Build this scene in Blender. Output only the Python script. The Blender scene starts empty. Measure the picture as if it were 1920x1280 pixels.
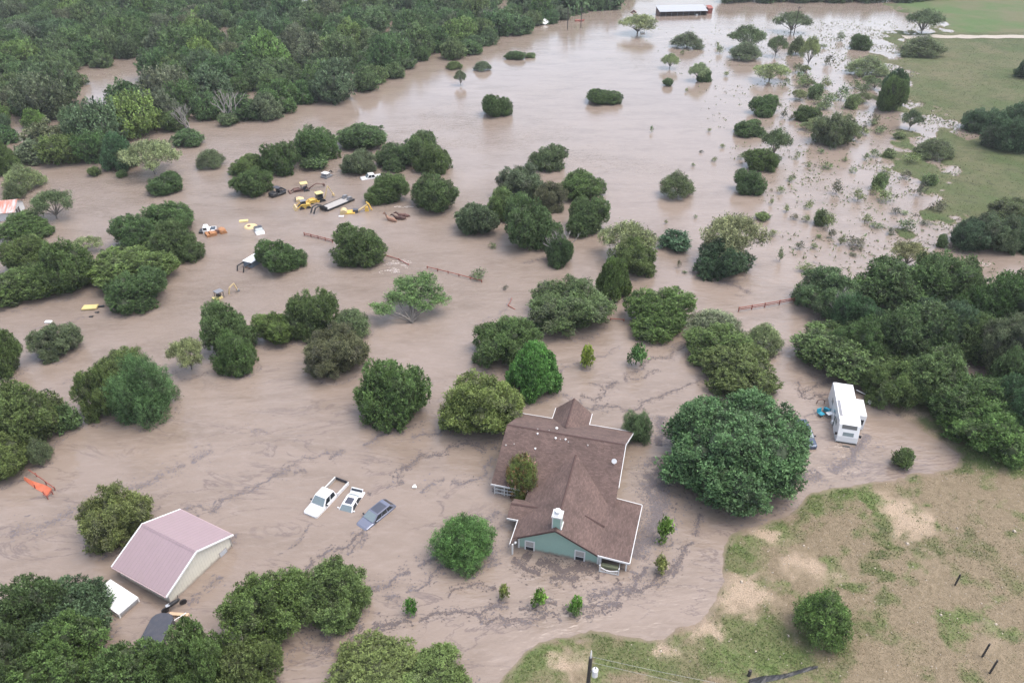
import bpy, bmesh, math, random
import numpy as np
from mathutils import Vector, Matrix
random.seed(7)
RNG = np.random.default_rng(7)
C = bpy.context.scene.collection
R_ = math.radians
# ------------------------------------------------------------------ camera, sky, sun, exposure
CAM_H = 60.0
PITCH = R_(34.0)
F = 960 / math.tan(R_(35.0))
cam = bpy.data.cameras.new('Camera')
cam.sensor_width = 36
cam.lens = 36 * F / 1920
cam.clip_start = 0.5
cam.clip_end = 6000
HAZE = 0.00016
cam_o = bpy.data.objects.new('Camera', cam)
cam_o.location = (0, 0, CAM_H)
cam_o.rotation_euler = (R_(90) - PITCH, 0, 0)
C.objects.link(cam_o)
sc = bpy.context.scene
sc.camera = cam_o
sc.view_settings.view_transform = 'Standard'
sc.view_settings.look = 'None'
sc.view_settings.exposure = 1.4
sc.view_settings.gamma = 1
sc.cycles.max_bounces = 6
sc.cycles.diffuse_bounces = 3
sc.cycles.transparent_max_bounces = 4
SUN_EL, SUN_AZ = 69.0, 88.0            # high sun behind thick cloud, off to the right
world = bpy.data.worlds.new('World')
sc.world = world
world.use_nodes = True
wn = world.node_tree
bg = wn.nodes['Background']
sky = wn.nodes.new('ShaderNodeTexSky')
sky.sky_type = 'NISHITA'
sky.sun_disc = False
sky.sun_elevation = R_(SUN_EL)
sky.sun_rotation = R_(SUN_AZ)
sky.air_density = 1.0
sky.dust_density = 4.0
sky.ozone_density = 1.0
hs = wn.nodes.new('ShaderNodeHueSaturation')      # cloud cover: the blue washed out
hs.inputs['Saturation'].default_value = 0.72
wn.links.new(sky.outputs[0], hs.inputs['Color'])
wn.links.new(hs.outputs[0], bg.inputs['Color'])
bg.inputs['Strength'].default_value = 0.15
sun = bpy.data.lights.new('Sun', 'SUN')
sun.energy = 0.5
sun.angle = R_(40)
sun.color = (1.0, 0.96, 0.90)
sun_o = bpy.data.objects.new('Sun', sun)
d = Vector((math.sin(R_(SUN_AZ)) * math.cos(R_(SUN_EL)), math.cos(R_(SUN_AZ)) * math.cos(R_(SUN_EL)), math.sin(R_(SUN_EL))))
sun_o.rotation_euler = d.to_track_quat('Z', 'Y').to_euler()
sun_o.location = (0, 0, 200)
C.objects.link(sun_o)

# ------------------------------------------------------------------ survey: a point of the photo to a point of the place
cp, sp = math.cos(PITCH), math.sin(PITCH)
def at(x, y, z=0.0):
    a, b = (x - 960) / F, -(y - 640) / F
    w = Vector((a, cp + b * sp, -sp + b * cp))
    return w * ((CAM_H - z) / -w.z) + Vector((0, 0, CAM_H))
def to_px(p):
    x, y, z = p[0], p[1], p[2] - CAM_H
    fw, up = y * cp - z * sp, y * sp + z * cp
    return 960 + F * x / fw, 640 - F * up / fw
def depth(p):
    return p[1] * cp - (p[2] - CAM_H) * sp

# ------------------------------------------------------------------ materials
def nodes(name):
    m = bpy.data.materials.new(name)
    m.use_nodes = True
    return m, m.node_tree.nodes, m.node_tree.links, m.node_tree.nodes['Principled BSDF']
def mat(name, col, rough=0.6, metal=0.0, var=0.12, scale=3.0, bump=0.0, spec=0.5, dirt=0.0):
    m, n, l, b = nodes(name)
    tc = n.new('ShaderNodeTexCoord')
    nz = n.new('ShaderNodeTexNoise')
    nz.inputs['Scale'].default_value = scale
    nz.inputs['Detail'].default_value = 6
    l.new(tc.outputs['Object'], nz.inputs['Vector'])
    mx = n.new('ShaderNodeMix'); mx.data_type = 'RGBA'
    mx.inputs['A'].default_value = tuple(c * (1 - var) for c in col) + (1,)
    mx.inputs['B'].default_value = tuple(min(1, c * (1 + var)) for c in col) + (1,)
    l.new(nz.outputs['Fac'], mx.inputs['Factor'])
    out = mx.outputs['Result']
    if dirt:
        n2 = n.new('ShaderNodeTexNoise'); n2.inputs['Scale'].default_value = scale * 0.7; n2.inputs['Detail'].default_value = 8
        l.new(tc.outputs['Object'], n2.inputs['Vector'])
        rp = n.new('ShaderNodeMapRange'); rp.inputs[1].default_value = 0.45; rp.inputs[2].default_value = 0.75; rp.inputs[4].default_value = dirt
        l.new(n2.outputs['Fac'], rp.inputs[0])
        m2 = n.new('ShaderNodeMix'); m2.data_type = 'RGBA'
        m2.inputs['B'].default_value = (0.26, 0.2, 0.16, 1)
        l.new(rp.outputs[0], m2.inputs['Factor']); l.new(out, m2.inputs['A'])
        out = m2.outputs['Result']
    l.new(out, b.inputs['Base Color'])
    b.inputs['Roughness'].default_value = rough
    b.inputs['Metallic'].default_value = metal
    b.inputs['Specular IOR Level'].default_value = spec
    if bump:
        bp = n.new('ShaderNodeBump'); bp.inputs['Strength'].default_value = bump; bp.inputs['Distance'].default_value = 0.05
        l.new(nz.outputs['Fac'], bp.inputs['Height']); l.new(bp.outputs[0], b.inputs['Normal'])
    return m

def leaf_mat(name, rough=0.55, trans=0.3):
    """foliage: the tint comes from each crown's own object colour, each leaf varies a little, crown cores carry painted shade"""
    m, n, l, b = nodes(name)
    oi = n.new('ShaderNodeObjectInfo')
    at_ = n.new('ShaderNodeAttribute'); at_.attribute_name = 'leafvar_shade'
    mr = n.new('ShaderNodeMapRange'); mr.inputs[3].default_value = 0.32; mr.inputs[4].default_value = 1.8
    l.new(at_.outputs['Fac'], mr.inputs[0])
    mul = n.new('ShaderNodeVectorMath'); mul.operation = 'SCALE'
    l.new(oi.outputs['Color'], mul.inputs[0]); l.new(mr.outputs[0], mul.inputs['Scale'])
    at2 = n.new('ShaderNodeAttribute'); at2.attribute_name = 'dry'
    mx = n.new('ShaderNodeMix'); mx.data_type = 'RGBA'
    mx.inputs['B'].default_value = (0.175, 0.16, 0.135, 1)
    l.new(at2.outputs['Fac'], mx.inputs['Factor']); l.new(mul.outputs[0], mx.inputs['A'])
    l.new(mx.outputs['Result'], b.inputs['Base Color'])
    b.inputs['Roughness'].default_value = rough
    b.inputs['Specular IOR Level'].default_value = 0.25
    tr = n.new('ShaderNodeBsdfTranslucent')
    l.new(mx.outputs['Result'], tr.inputs['Color'])
    ms = n.new('ShaderNodeMixShader'); ms.inputs[0].default_value = trans
    l.new(b.outputs[0], ms.inputs[1]); l.new(tr.outputs[0], ms.inputs[2])
    l.new(ms.outputs[0], n['Material Output'].inputs['Surface'])
    return m

M = {}
M['leaf'] = leaf_mat('foliage')
M['bark'] = mat('bark', (0.17, 0.152, 0.135), 0.9, var=0.4, scale=8, bump=0.4)
M['deadwood'] = mat('dead_wood', (0.26, 0.24, 0.22), 0.9, var=0.3, scale=8, bump=0.3)
M['white'] = mat('white_paint', (0.70, 0.70, 0.69), 0.35, var=0.03, dirt=0.05)
M['trimwhite'] = mat('white_trim', (0.60, 0.60, 0.59), 0.5, var=0.04, dirt=0.08)
M['carwhite'] = mat('car_white', (0.66, 0.66, 0.66), 0.22, var=0.03, spec=0.6, dirt=0.22)
M['silver'] = mat('car_silver', (0.62, 0.65, 0.67), 0.25, metal=0.3, var=0.03)
M['lavender'] = mat('car_grey_blue', (0.165, 0.18, 0.235), 0.25, metal=0.3, var=0.04, dirt=0.15)
M['carblack'] = mat('dark_roof', (0.055, 0.06, 0.08), 0.35, var=0.1)
M['black'] = mat('black_plastic', (0.022, 0.022, 0.024), 0.5, var=0.2)
M['charcoal'] = mat('charcoal_panel', (0.045, 0.048, 0.06), 0.45, var=0.15, dirt=0.1)
M['glass'] = mat('tinted_glass', (0.02, 0.025, 0.03), 0.06, var=0.1, spec=0.8)
M['paleglass'] = mat('pale_glass', (0.16, 0.2, 0.21), 0.05, var=0.1, spec=0.8)
M['yellow'] = mat('machine_yellow', (0.62, 0.40, 0.07), 0.5, var=0.15, dirt=0.35)
M['paleyellow'] = mat('faded_yellow', (0.58, 0.47, 0.20), 0.5, var=0.1, dirt=0.2)
M['tanyellow'] = mat('faded_tan_yellow', (0.55, 0.42, 0.22), 0.55, var=0.15, dirt=0.3)
M['rust'] = mat('rusty_orange', (0.33, 0.15, 0.06), 0.75, var=0.3, dirt=0.3)
M['darkrust'] = mat('rusty_brown', (0.13, 0.07, 0.055), 0.8, var=0.3)
M['redpipe'] = mat('red_oxide_pipe', (0.24, 0.07, 0.05), 0.7, var=0.25)
M['orange'] = mat('orange_sheet', (0.50, 0.12, 0.055), 0.7, var=0.25, dirt=0.25)
M['steel'] = mat('grey_steel', (0.22, 0.22, 0.23), 0.5, metal=0.4, var=0.2)
M['plank'] = mat('weathered_plank', (0.33, 0.31, 0.29), 0.8, var=0.25, scale=6)
M['bluegrey'] = mat('blue_grey_panel', (0.16, 0.20, 0.24), 0.5, var=0.15)
M['teal'] = mat('turquoise_plastic', (0.02, 0.30, 0.42), 0.5, var=0.15)
M['wood'] = mat('raw_lumber', (0.48, 0.34, 0.22), 0.7, var=0.2)
M['pole'] = mat('creosote_pole', (0.045, 0.038, 0.034), 0.85, var=0.3, scale=8)
M['wire'] = mat('wire', (0.30, 0.29, 0.27), 0.5)
M['sage'] = None
M['hide_dark'] = mat('dark_hide', (0.075, 0.038, 0.03), 0.7, var=0.25)
M['hide_tan'] = mat('tan_hide', (0.27, 0.15, 0.10), 0.7, var=0.25)

def shingles():
    m, n, l, b = nodes('brown_shingles')
    tc = n.new('ShaderNodeTexCoord')
    br = n.new('ShaderNodeTexBrick')
    br.inputs['Scale'].default_value = 1.0
    br.inputs['Brick Width'].default_value = 0.34
    br.inputs['Row Height'].default_value = 0.16
    br.inputs['Mortar Size'].default_value = 0.008
    br.inputs['Color1'].default_value = (0.086, 0.056, 0.047, 1)
    br.inputs['Color2'].default_value = (0.134, 0.088, 0.075, 1)
    br.inputs['Mortar'].default_value = (0.068, 0.044, 0.037, 1)
    l.new(tc.outputs['UV'], br.inputs['Vector'])
    nz = n.new('ShaderNodeTexNoise'); nz.inputs['Scale'].default_value = 14; nz.inputs['Detail'].default_value = 4
    l.new(tc.outputs['Object'], nz.inputs['Vector'])
    n2 = n.new('ShaderNodeTexNoise'); n2.inputs['Scale'].default_value = 0.5; n2.inputs['Detail'].default_value = 5
    l.new(tc.outputs['Object'], n2.inputs['Vector'])
    ad = n.new('ShaderNodeMath'); ad.operation = 'ADD'
    l.new(nz.outputs['Fac'], ad.inputs[0]); l.new(n2.outputs['Fac'], ad.inputs[1])
    mr = n.new('ShaderNodeMapRange'); mr.inputs[1].default_value = 0.6; mr.inputs[2].default_value = 1.4
    mr.inputs[3].default_value = 0.6; mr.inputs[4].default_value = 1.4
    l.new(ad.outputs[0], mr.inputs[0])
    mu = n.new('ShaderNodeVectorMath'); mu.operation = 'SCALE'
    l.new(br.outputs['Color'], mu.inputs[0]); l.new(mr.outputs[0], mu.inputs['Scale'])
    l.new(mu.outputs[0], b.inputs['Base Color'])
    b.inputs['Roughness'].default_value = 0.9
    bp = n.new('ShaderNodeBump'); bp.inputs['Strength'].default_value = 0.5; bp.inputs['Distance'].default_value = 0.03
    l.new(br.outputs['Fac'], bp.inputs['Height']); bp.invert = True
    l.new(bp.outputs[0], b.inputs['Normal'])
    return m
def ribbed(name, col, step, depth_=0.5, axis=0, var=0.08, rough=0.45, streak=None, silt=0.75, wear=0.12):
    """sheet metal or lap siding: parallel ribs along one UV axis"""
    m, n, l, b = nodes(name)
    tc = n.new('ShaderNodeTexCoord')
    sx = n.new('ShaderNodeSeparateXYZ'); l.new(tc.outputs['UV'], sx.inputs[0])
    dv = n.new('ShaderNodeMath'); dv.operation = 'DIVIDE'; dv.inputs[1].default_value = step
    l.new(sx.outputs[axis], dv.inputs[0])
    fr = n.new('ShaderNodeMath'); fr.operation = 'FRACT'; l.new(dv.outputs[0], fr.inputs[0])
    rp = n.new('ShaderNodeMapRange'); rp.inputs[1].default_value = 0.0; rp.inputs[2].default_value = 0.16
    l.new(fr.outputs[0], rp.inputs[0])
    nz = n.new('ShaderNodeTexNoise'); nz.inputs['Scale'].default_value = 0.9; nz.inputs['Detail'].default_value = 7
    mp = n.new('ShaderNodeMapping'); mp.inputs['Scale'].default_value = (3.0, 0.5, 1) if streak else (1, 1, 1)
    l.new(tc.outputs['UV'], mp.inputs[0]); l.new(mp.outputs[0], nz.inputs['Vector'])
    mx = n.new('ShaderNodeMix'); mx.data_type = 'RGBA'
    mx.inputs['A'].default_value = tuple(c * (1 - var) for c in col) + (1,)
    mx.inputs['B'].default_value = tuple(min(1, c * (1 + var)) for c in col) + (1,)
    if streak:
        mx.inputs['B'].default_value = tuple(streak) + (1,)
        r2 = n.new('ShaderNodeMapRange'); r2.inputs[1].default_value = 0.42; r2.inputs[2].default_value = 0.6
        l.new(nz.outputs['Fac'], r2.inputs[0]); l.new(r2.outputs[0], mx.inputs['Factor'])
    else:
        l.new(nz.outputs['Fac'], mx.inputs['Factor'])
    dk = n.new('ShaderNodeMix'); dk.data_type = 'RGBA'; dk.blend_type = 'MULTIPLY'
    dk.inputs['B'].default_value = (0.80, 0.80, 0.80, 1)
    iv = n.new('ShaderNodeMath'); iv.operation = 'SUBTRACT'; iv.inputs[0].default_value = 1; l.new(rp.outputs[0], iv.inputs[1])
    l.new(iv.outputs[0], dk.inputs['Factor']); l.new(mx.outputs['Result'], dk.inputs['A'])
    out = dk.outputs['Result']
    n3 = n.new('ShaderNodeTexNoise'); n3.inputs['Scale'].default_value = 2.5; n3.inputs['Detail'].default_value = 6; l.new(tc.outputs['Object'], n3.inputs['Vector'])
    so_ = n.new('ShaderNodeSeparateXYZ'); l.new(tc.outputs['Object'], so_.inputs[0])
    hz_ = n.new('ShaderNodeMath'); hz_.operation = 'MULTIPLY_ADD'; l.new(n3.outputs['Fac'], hz_.inputs[0]); hz_.inputs[1].default_value = -0.5; l.new(so_.outputs[2], hz_.inputs[2])
    st = n.new('ShaderNodeMapRange'); st.inputs[1].default_value = -0.12; st.inputs[2].default_value = 0.14; st.inputs[3].default_value = silt; st.inputs[4].default_value = 0
    l.new(hz_.outputs[0], st.inputs[0])
    sm = n.new('ShaderNodeMix'); sm.data_type = 'RGBA'; sm.inputs['B'].default_value = (0.24, 0.185, 0.15, 1)
    l.new(st.outputs[0], sm.inputs['Factor']); l.new(out, sm.inputs['A'])
    wr_ = n.new('ShaderNodeMapRange'); wr_.inputs[1].default_value = 0.45; wr_.inputs[2].default_value = 0.8; wr_.inputs[4].default_value = wear
    l.new(n3.outputs['Fac'], wr_.inputs[0])
    wm = n.new('ShaderNodeMix'); wm.data_type = 'RGBA'; wm.inputs['B'].default_value = (0.25, 0.2, 0.18, 1)
    l.new(wr_.outputs[0], wm.inputs['Factor']); l.new(sm.outputs['Result'], wm.inputs['A'])
    l.new(wm.outputs['Result'], b.inputs['Base Color'])
    b.inputs['Roughness'].default_value = rough
    bp = n.new('ShaderNodeBump'); bp.inputs['Strength'].default_value = depth_; bp.inputs['Distance'].default_value = 0.02
    l.new(rp.outputs[0], bp.inputs['Height']); l.new(bp.outputs[0], b.inputs['Normal'])
    return m
M['shingle'] = shingles()
M['ridgecap'] = mat('ridge_shingles', (0.07, 0.04, 0.035), 0.9, var=0.25, scale=6)
M['sage'] = ribbed('sage_siding', (0.27, 0.40, 0.34), 0.18, axis=1, var=0.05, rough=0.6)
M['pinkroof'] = ribbed('faded_red_metal_roof', (0.280, 0.208, 0.220), 0.45, axis=0, var=0.07, depth_=0.5, rough=0.6, wear=0.3)
M['creamwall'] = ribbed('cream_metal_wall', (0.64, 0.62, 0.53), 0.30, axis=0, var=0.05, depth_=0.25)
M['tinwhite'] = ribbed('pale_metal_roof', (0.33, 0.345, 0.36), 0.4, axis=0, var=0.06, rough=0.75)
M['tinrust'] = ribbed('rusting_metal_roof', (0.50, 0.44, 0.42), 0.5, axis=0, rough=0.6, streak=(0.42, 0.17, 0.12))

# ------------------------------------------------------------------ object helpers
def tag(o, label=None, cat=None, group=None, kind=None):
    if label: o['label'] = label
    if cat: o['category'] = cat
    if group: o['group'] = group
    if kind: o['kind'] = kind
    return o
def empty(name, loc, rz=0.0, label=None, cat=None, group=None):
    o = bpy.data.objects.new(name, None)
    o.empty_display_size = 0.3
    o.location = loc; o.rotation_euler = (0, 0, rz)
    C.objects.link(o)
    return tag(o, label, cat, group)
class MB:
    def __init__(s): s.v = []; s.f = []
    def add(s, vs, fs):
        k = len(s.v); s.v += [tuple(v) for v in vs]; s.f += [tuple(i + k for i in f) for f in fs]; return s
    def box(s, x0, x1, y0, y1, z0, z1, mtx=None, taper=None):
        t = taper or (0, 0)
        vs = [(x0, y0, z0), (x1, y0, z0), (x1, y1, z0), (x0, y1, z0),
              (x0 + t[0], y0 + t[1], z1), (x1 - t[0], y0 + t[1], z1), (x1 - t[0], y1 - t[1], z1), (x0 + t[0], y1 - t[1], z1)]
        if mtx is not None: vs = [tuple(mtx @ Vector(v)) for v in vs]
        return s.add(vs, [(0, 3, 2, 1), (4, 5, 6, 7), (0, 1, 5, 4), (1, 2, 6, 5), (2, 3, 7, 6), (3, 0, 4, 7)])
    def tube(s, pts, rad, n=8, cap=True):
        pts = [Vector(p) for p in pts]
        if not hasattr(rad, '__len__'): rad = [rad] * len(pts)
        rings = []
        prev = None
        for i, p in enumerate(pts):
            t = (pts[min(i + 1, len(pts) - 1)] - pts[max(i - 1, 0)]).normalized()
            a = t.cross(Vector((0, 0, 1)) if abs(t.z) < 0.9 else Vector((1, 0, 0))).normalized() if prev is None else (prev - t * prev.dot(t)).normalized()
            prev = a; b = t.cross(a)
            rings.append([p + (a * math.cos(2 * math.pi * k / n) + b * math.sin(2 * math.pi * k / n)) * rad[i] for k in range(n)])
        vs = [v for r in rings for v in r]
        fs = [(i * n + k, i * n + (k + 1) % n, (i + 1) * n + (k + 1) % n, (i + 1) * n + k) for i in range(len(pts) - 1) for k in range(n)]
        if cap: fs += [tuple(range(n))[::-1], tuple((len(pts) - 1) * n + k for k in range(n))]
        return s.add(vs, fs)
    def cyl(s, x, y, z0, z1, r, n=16): return s.tube([(x, y, z0), (x, y, z1)], r, n)
    def slab(s, poly, th):
        """a flat polygon in space given a thickness straight down"""
        n = len(poly)
        vs = [tuple(p) for p in poly] + [(p[0], p[1], p[2] - th) for p in poly]
        fs = [tuple(range(n)), tuple(range(2 * n - 1, n - 1, -1))] + [(i, i + n, (i + 1) % n + n, (i + 1) % n) for i in range(n)]
        return s.add(vs, fs)
    def prism(s, prof, y0, y1, mtx=None):
        """profile in x,z pushed along y"""
        n = len(prof)
        vs = [(p[0], y0, p[1]) for p in prof] + [(p[0], y1, p[1]) for p in prof]
        if mtx is not None: vs = [tuple(mtx @ Vector(v)) for v in vs]
        return s.add(vs, [tuple(range(n))[::-1], tuple(range(n, 2 * n))] + [(i, (i + 1) % n, (i + 1) % n + n, i + n) for i in range(n)][::1])
    def build(s, name, m, parent=None, bevel=0.0, smooth=False, uv=False, seg=2):
        me = bpy.data.meshes.new(name)
        bm = bmesh.new()
        bv = [bm.verts.new(v) for v in s.v]
        for f in s.f:
            try: bm.faces.new([bv[i] for i in f])
            except ValueError: pass
        bmesh.ops.recalc_face_normals(bm, faces=bm.faces)
        if bevel:
            bmesh.ops.bevel(bm, geom=[e for e in bm.edges if len(e.link_faces) == 2 and e.calc_face_angle(0) > 0.35], offset=bevel, segments=seg, affect='EDGES', profile=0.6)
        if uv:
            ul = bm.loops.layers.uv.new('UVMap')
            for f in bm.faces:
                n = f.normal
                ax = Vector((-n.y, n.x, 0))
                ax = ax.normalized() if ax.length > 1e-3 else Vector((1, 0, 0))
                ay = n.cross(ax)
                for lp in f.loops: lp[ul].uv = (lp.vert.co.dot(ax), lp.vert.co.dot(ay))
        bm.to_mesh(me); bm.free()
        if smooth: me.polygons.foreach_set('use_smooth', [True] * len(me.polygons))
        me.materials.append(m)
        o = bpy.data.objects.new(name, me)
        if parent: o.parent = parent
        C.objects.link(o)
        return o
def quad_mesh(name, V, nper=4, attrs=None, m=None):
    """fast mesh from an array of separate little faces, V = (n, nper, 3)"""
    n = len(V)
    me = bpy.data.meshes.new(name)
    me.vertices.add(n * nper); me.vertices.foreach_set('co', V.reshape(-1).astype(np.float32))
    me.loops.add(n * nper); me.loops.foreach_set('vertex_index', np.arange(n * nper, dtype=np.int32))
    me.polygons.add(n)
    me.polygons.foreach_set('loop_start', np.arange(0, n * nper, nper, dtype=np.int32))
    me.polygons.foreach_set('loop_total', np.full(n, nper, dtype=np.int32))
    me.update(calc_edges=True)
    for k, a in (attrs or {}).items():
        at_ = me.attributes.new(k, 'FLOAT', 'POINT')
        at_.data.foreach_set('value', np.repeat(a, nper).astype(np.float32))
    if m: me.materials.append(m)
    return me
def grid_mesh(name, X, Y, Z, m, smooth=True):
    nr, nc = X.shape
    me = bpy.data.meshes.new(name)
    me.vertices.add(nr * nc)
    me.vertices.foreach_set('co', np.stack([X, Y, Z], -1).reshape(-1).astype(np.float32))
    idx = np.arange(nr * nc).reshape(nr, nc)
    q = np.stack([idx[:-1, :-1], idx[:-1, 1:], idx[1:, 1:], idx[1:, :-1]], -1).reshape(-1, 4)
    me.loops.add(q.size); me.loops.foreach_set('vertex_index', q.reshape(-1).astype(np.int32))
    me.polygons.add(len(q))
    me.polygons.foreach_set('loop_start', np.arange(0, q.size, 4, dtype=np.int32))
    me.polygons.foreach_set('loop_total', np.full(len(q), 4, dtype=np.int32))
    me.update(calc_edges=True)
    if smooth: me.polygons.foreach_set('use_smooth', np.ones(len(q), dtype=bool))
    me.materials.append(m)
    return me
def link(name, me, parent=None):
    o = bpy.data.objects.new(name, me)
    if parent: o.parent = parent
    C.objects.link(o)
    return o
# smooth value noise for numpy
def vnoise(x, y, seed=0):
    xi, yi = np.floor(x).astype(np.int64), np.floor(y).astype(np.int64)
    fx, fy = x - xi, y - yi
    fx, fy = fx * fx * (3 - 2 * fx), fy * fy * (3 - 2 * fy)
    def h(a, b):
        k = (a * 374761393 + b * 668265263 + seed * 974711) & 0x7fffffff
        k = ((k ^ (k >> 13)) * 1274126177) & 0x7fffffff
        return ((k ^ (k >> 16)) & 0xffff) / 65535.0
    return (h(xi, yi) * (1 - fx) + h(xi + 1, yi) * fx) * (1 - fy) + (h(xi, yi + 1) * (1 - fx) + h(xi + 1, yi + 1) * fx) * fy
def fbm(x, y, seed=0, oct=4):
    s = 0; a = 0.5
    for k in range(oct):
        s = s + a * vnoise(x * 2 ** k, y * 2 ** k, seed + k); a *= 0.5
    return s / (1 - 0.5 ** oct)

# ------------------------------------------------------------------ the ground: one sheet, above the flood only where the photo shows land
LAND_A = [(905, 1300), (945, 1262), (985, 1226), (1040, 1196), (1110, 1184), (1180, 1191), (1235, 1196), (1290, 1180), (1330, 1148), (1346, 1100),
          (1360, 1042), (1372, 1004), (1420, 988), (1468, 964), (1518, 922), (1600, 910), (1680, 896), (1752, 886), (1792, 872), (1800, 852), (1770, 836), (1742, 815),
          (1706, 792), (1672, 772), (1668, 748), (1720, 742), (1800, 745), (1900, 730), (2100, 715), (2600, 900), (2600, 1600), (700, 1600), (800, 1400)]
LAND_B = [(1640, -60), (1668, 2), (1690, 14), (1730, 34), (1768, 50), (1776, 62), (1700, 66), (1690, 74), (1705, 92), (1690, 118), (1712, 140), (1690, 165),
          (1712, 205), (1745, 226), (1800, 246), (1760, 256), (1716, 262), (1706, 285), (1752, 305), (1800, 325), (1760, 345), (1772, 375), (1748, 392), (1785, 405),
          (1772, 440), (1796, 466), (1850, 470), (1950, 466), (2300, 480), (2600, 300), (2600, -60)]
def poly_world(p):
    return np.array([tuple(at(x, max(y, -200)))[:2] for x, y in p])
def sdist(px, py, poly):
    """signed distance to a polygon, positive inside"""
    dmin = np.full(px.shape, 1e9); ins = np.zeros(px.shape, bool)
    n = len(poly)
    for i in range(n):
        ax, ay = poly[i]; bx, by = poly[(i + 1) % n]
        ex, ey = bx - ax, by - ay
        t = np.clip(((px - ax) * ex + (py - ay) * ey) / (ex * ex + ey * ey + 1e-9), 0, 1)
        dmin = np.minimum(dmin, np.hypot(px - ax - t * ex, py - ay - t * ey))
        c = ((ay > py) != (by > py)) & (px < (bx - ax) * (py - ay) / (by - ay + 1e-12) + ax)
        ins ^= c
    return np.where(ins, dmin, -dmin)
PA, PB = poly_world(LAND_A), poly_world(LAND_B)
def ground(x, y):
    x = np.asarray(x, float); y = np.asarray(y, float)
    da = sdist(x, y, PA) + (fbm(x * 0.45, y * 0.45, 3) - 0.5) * 1.6
    db = sdist(x, y, PB)
    ha = np.where(da > 0, 1.3 * (1 - np.exp(-da * 0.07)), da * 0.07) + np.where(da > 0.5, (fbm(x * 0.8, y * 0.8, 5) - 0.5) * 0.16, 0)
    rough = (fbm(x * 0.19, y * 0.12, 11, 5) - 0.485) * 2.0
    hb = np.where(db > 0, 1.0 * (1 - np.exp(-db * 0.035)), db * 0.017) + rough * 0.75 * np.exp(-np.abs(db + 3) / 20.0) + (fbm(x * 0.7, y * 0.5, 14, 4) - .5) * .35 * np.exp(-np.abs(db) / 10.0)
    return np.maximum(np.maximum(ha, hb), -4.0), da, db
def gz(x, y):
    return float(ground(np.array([x]), np.array([y]))[0][0])
rows = np.concatenate([np.geomspace(22, 460, 560), np.array([520, 640, 760])])
tt = np.concatenate([np.linspace(-2.0, -1.45, 12)[:-1], np.linspace(-1.45, 0.1, 120)[:-1], np.linspace(0.1, 1.5, 560), np.linspace(1.5, 2.0, 12)[1:]])
TY, TT = np.meshgrid(rows, tt, indexing='ij')
TX = TY * TT
TZ, DA, DB = ground(TX, TY)

def blobs(lst, wx, wy):
    s = np.zeros(wx.shape)
    wx = wx + (fbm(wx * .45, wy * .45, 91, 4) - .5) * 4.2; wy = wy + (fbm(wx * .45 + 7, wy * .45, 92, 4) - .5) * 4.2
    for x, y, r, a in lst:
        p = at(x, y)
        s = np.maximum(s, a * np.exp(-((wx - p.x) ** 2 + (wy - p.y) ** 2) / (r * r)))
    return s
GREEN = [(1745, 985, .7, .7), (1765, 1030, .7, .7), (1730, 940, .8, .7), (1150, 1225, 1.5, .8), (1450, 1200, 2, .8), (1330, 1235, 1.5, .8), (1000, 1235, 2.6, 1.3), (960, 1262, 2, 1.1), (1040, 1225, 1.6, 1.0), (1120, 1205, 2.2, .9), (1190, 1225, 2.4, 1.0), (1240, 1250, 2.0, .8), (1290, 1255, 2, .8), (1340, 1250, 2.2, .8),
         (1400, 1190, 2.2, .95), (1430, 1235, 2.6, 1.0), (1480, 1250, 2.4, 1.0), (1370, 1220, 1.6, .8), (1550, 1210, 1.8, 1.0), (1545, 1165, 2, .9), (1595, 1105, 1.1, 1.1), (1625, 1075, 1.1, 1.1),
         (1655, 1050, 1.1, 1.1), (1668, 1025, 1.1, 1.0), (1655, 995, 1.1, .9), (1640, 965, 1.2, .9), (1615, 940, 1.6, .8), (1560, 930, 2.2, 1.0), (1520, 945, 2.0, 1.0), (1500, 990, 1.6, .6),
         (1390, 1030, 1.6, .8), (1400, 1070, 1.6, .8), (1370, 1060, 1.0, .8), (1340, 1150, .9, .8), (1830, 862, 2.5, 1.2), (1890, 858, 3, 1.2), (1800, 876, 1.5, .9), (1690, 870, 1.6, .9), (1672, 850, 1.2, .8),
         (1705, 905, 1.2, .8), (1880, 1090, 2.2, .55), (1835, 1050, 1.6, .6), (1760, 1040, 1.2, .6), (1625, 1190, 1.2, .7), (1900, 1010, 1.5, .3), (1560, 1255, 1.8, .6), (1700, 1230, 2.5, .3)]
BARE = [(1730, 1015, .8, .8), (1745, 1045, .7, .7), (1765, 1075, .7, .6), (1780, 1110, .7, .5), (1660, 930, 1.0, .8), (1640, 915, .9, .7), (1600, 925, .8, .5), (1680, 955, 2.0, 1.2), (1700, 985, 2.0, 1.2), (1722, 965, 1.3, .9), (1735, 1000, 1.2, .8), (1440, 1000, 1.4, 1.1), (1400, 990, 1.2, 1.0), (1395, 1105, 2.2, 1.2), (1420, 1130, 1.8, 1.1),
        (1370, 1130, 1.6, 1.1), (1330, 1165, 1.3, 1.1), (1300, 1190, 1.3, 1.0), (1350, 1180, 1.3, 1.0), (1480, 1060, 1.6, .9), (1520, 1075, 1.8, .9), (1560, 1075, 1.4, .7), (1480, 1150, 1.5, .6),
        (1060, 1255, 1.3, .9), (1080, 1235, 1.0, .7), (1250, 1215, 1.2, .8), (1740, 1070, 1.5, .5), (1850, 1200, 1.8, .5), (1400, 1270, 1.6, .5), (1880, 940, 3, .35), (1720, 775, 1.2, 1.1), (1700, 782, 1.0, 1.1)]
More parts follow.
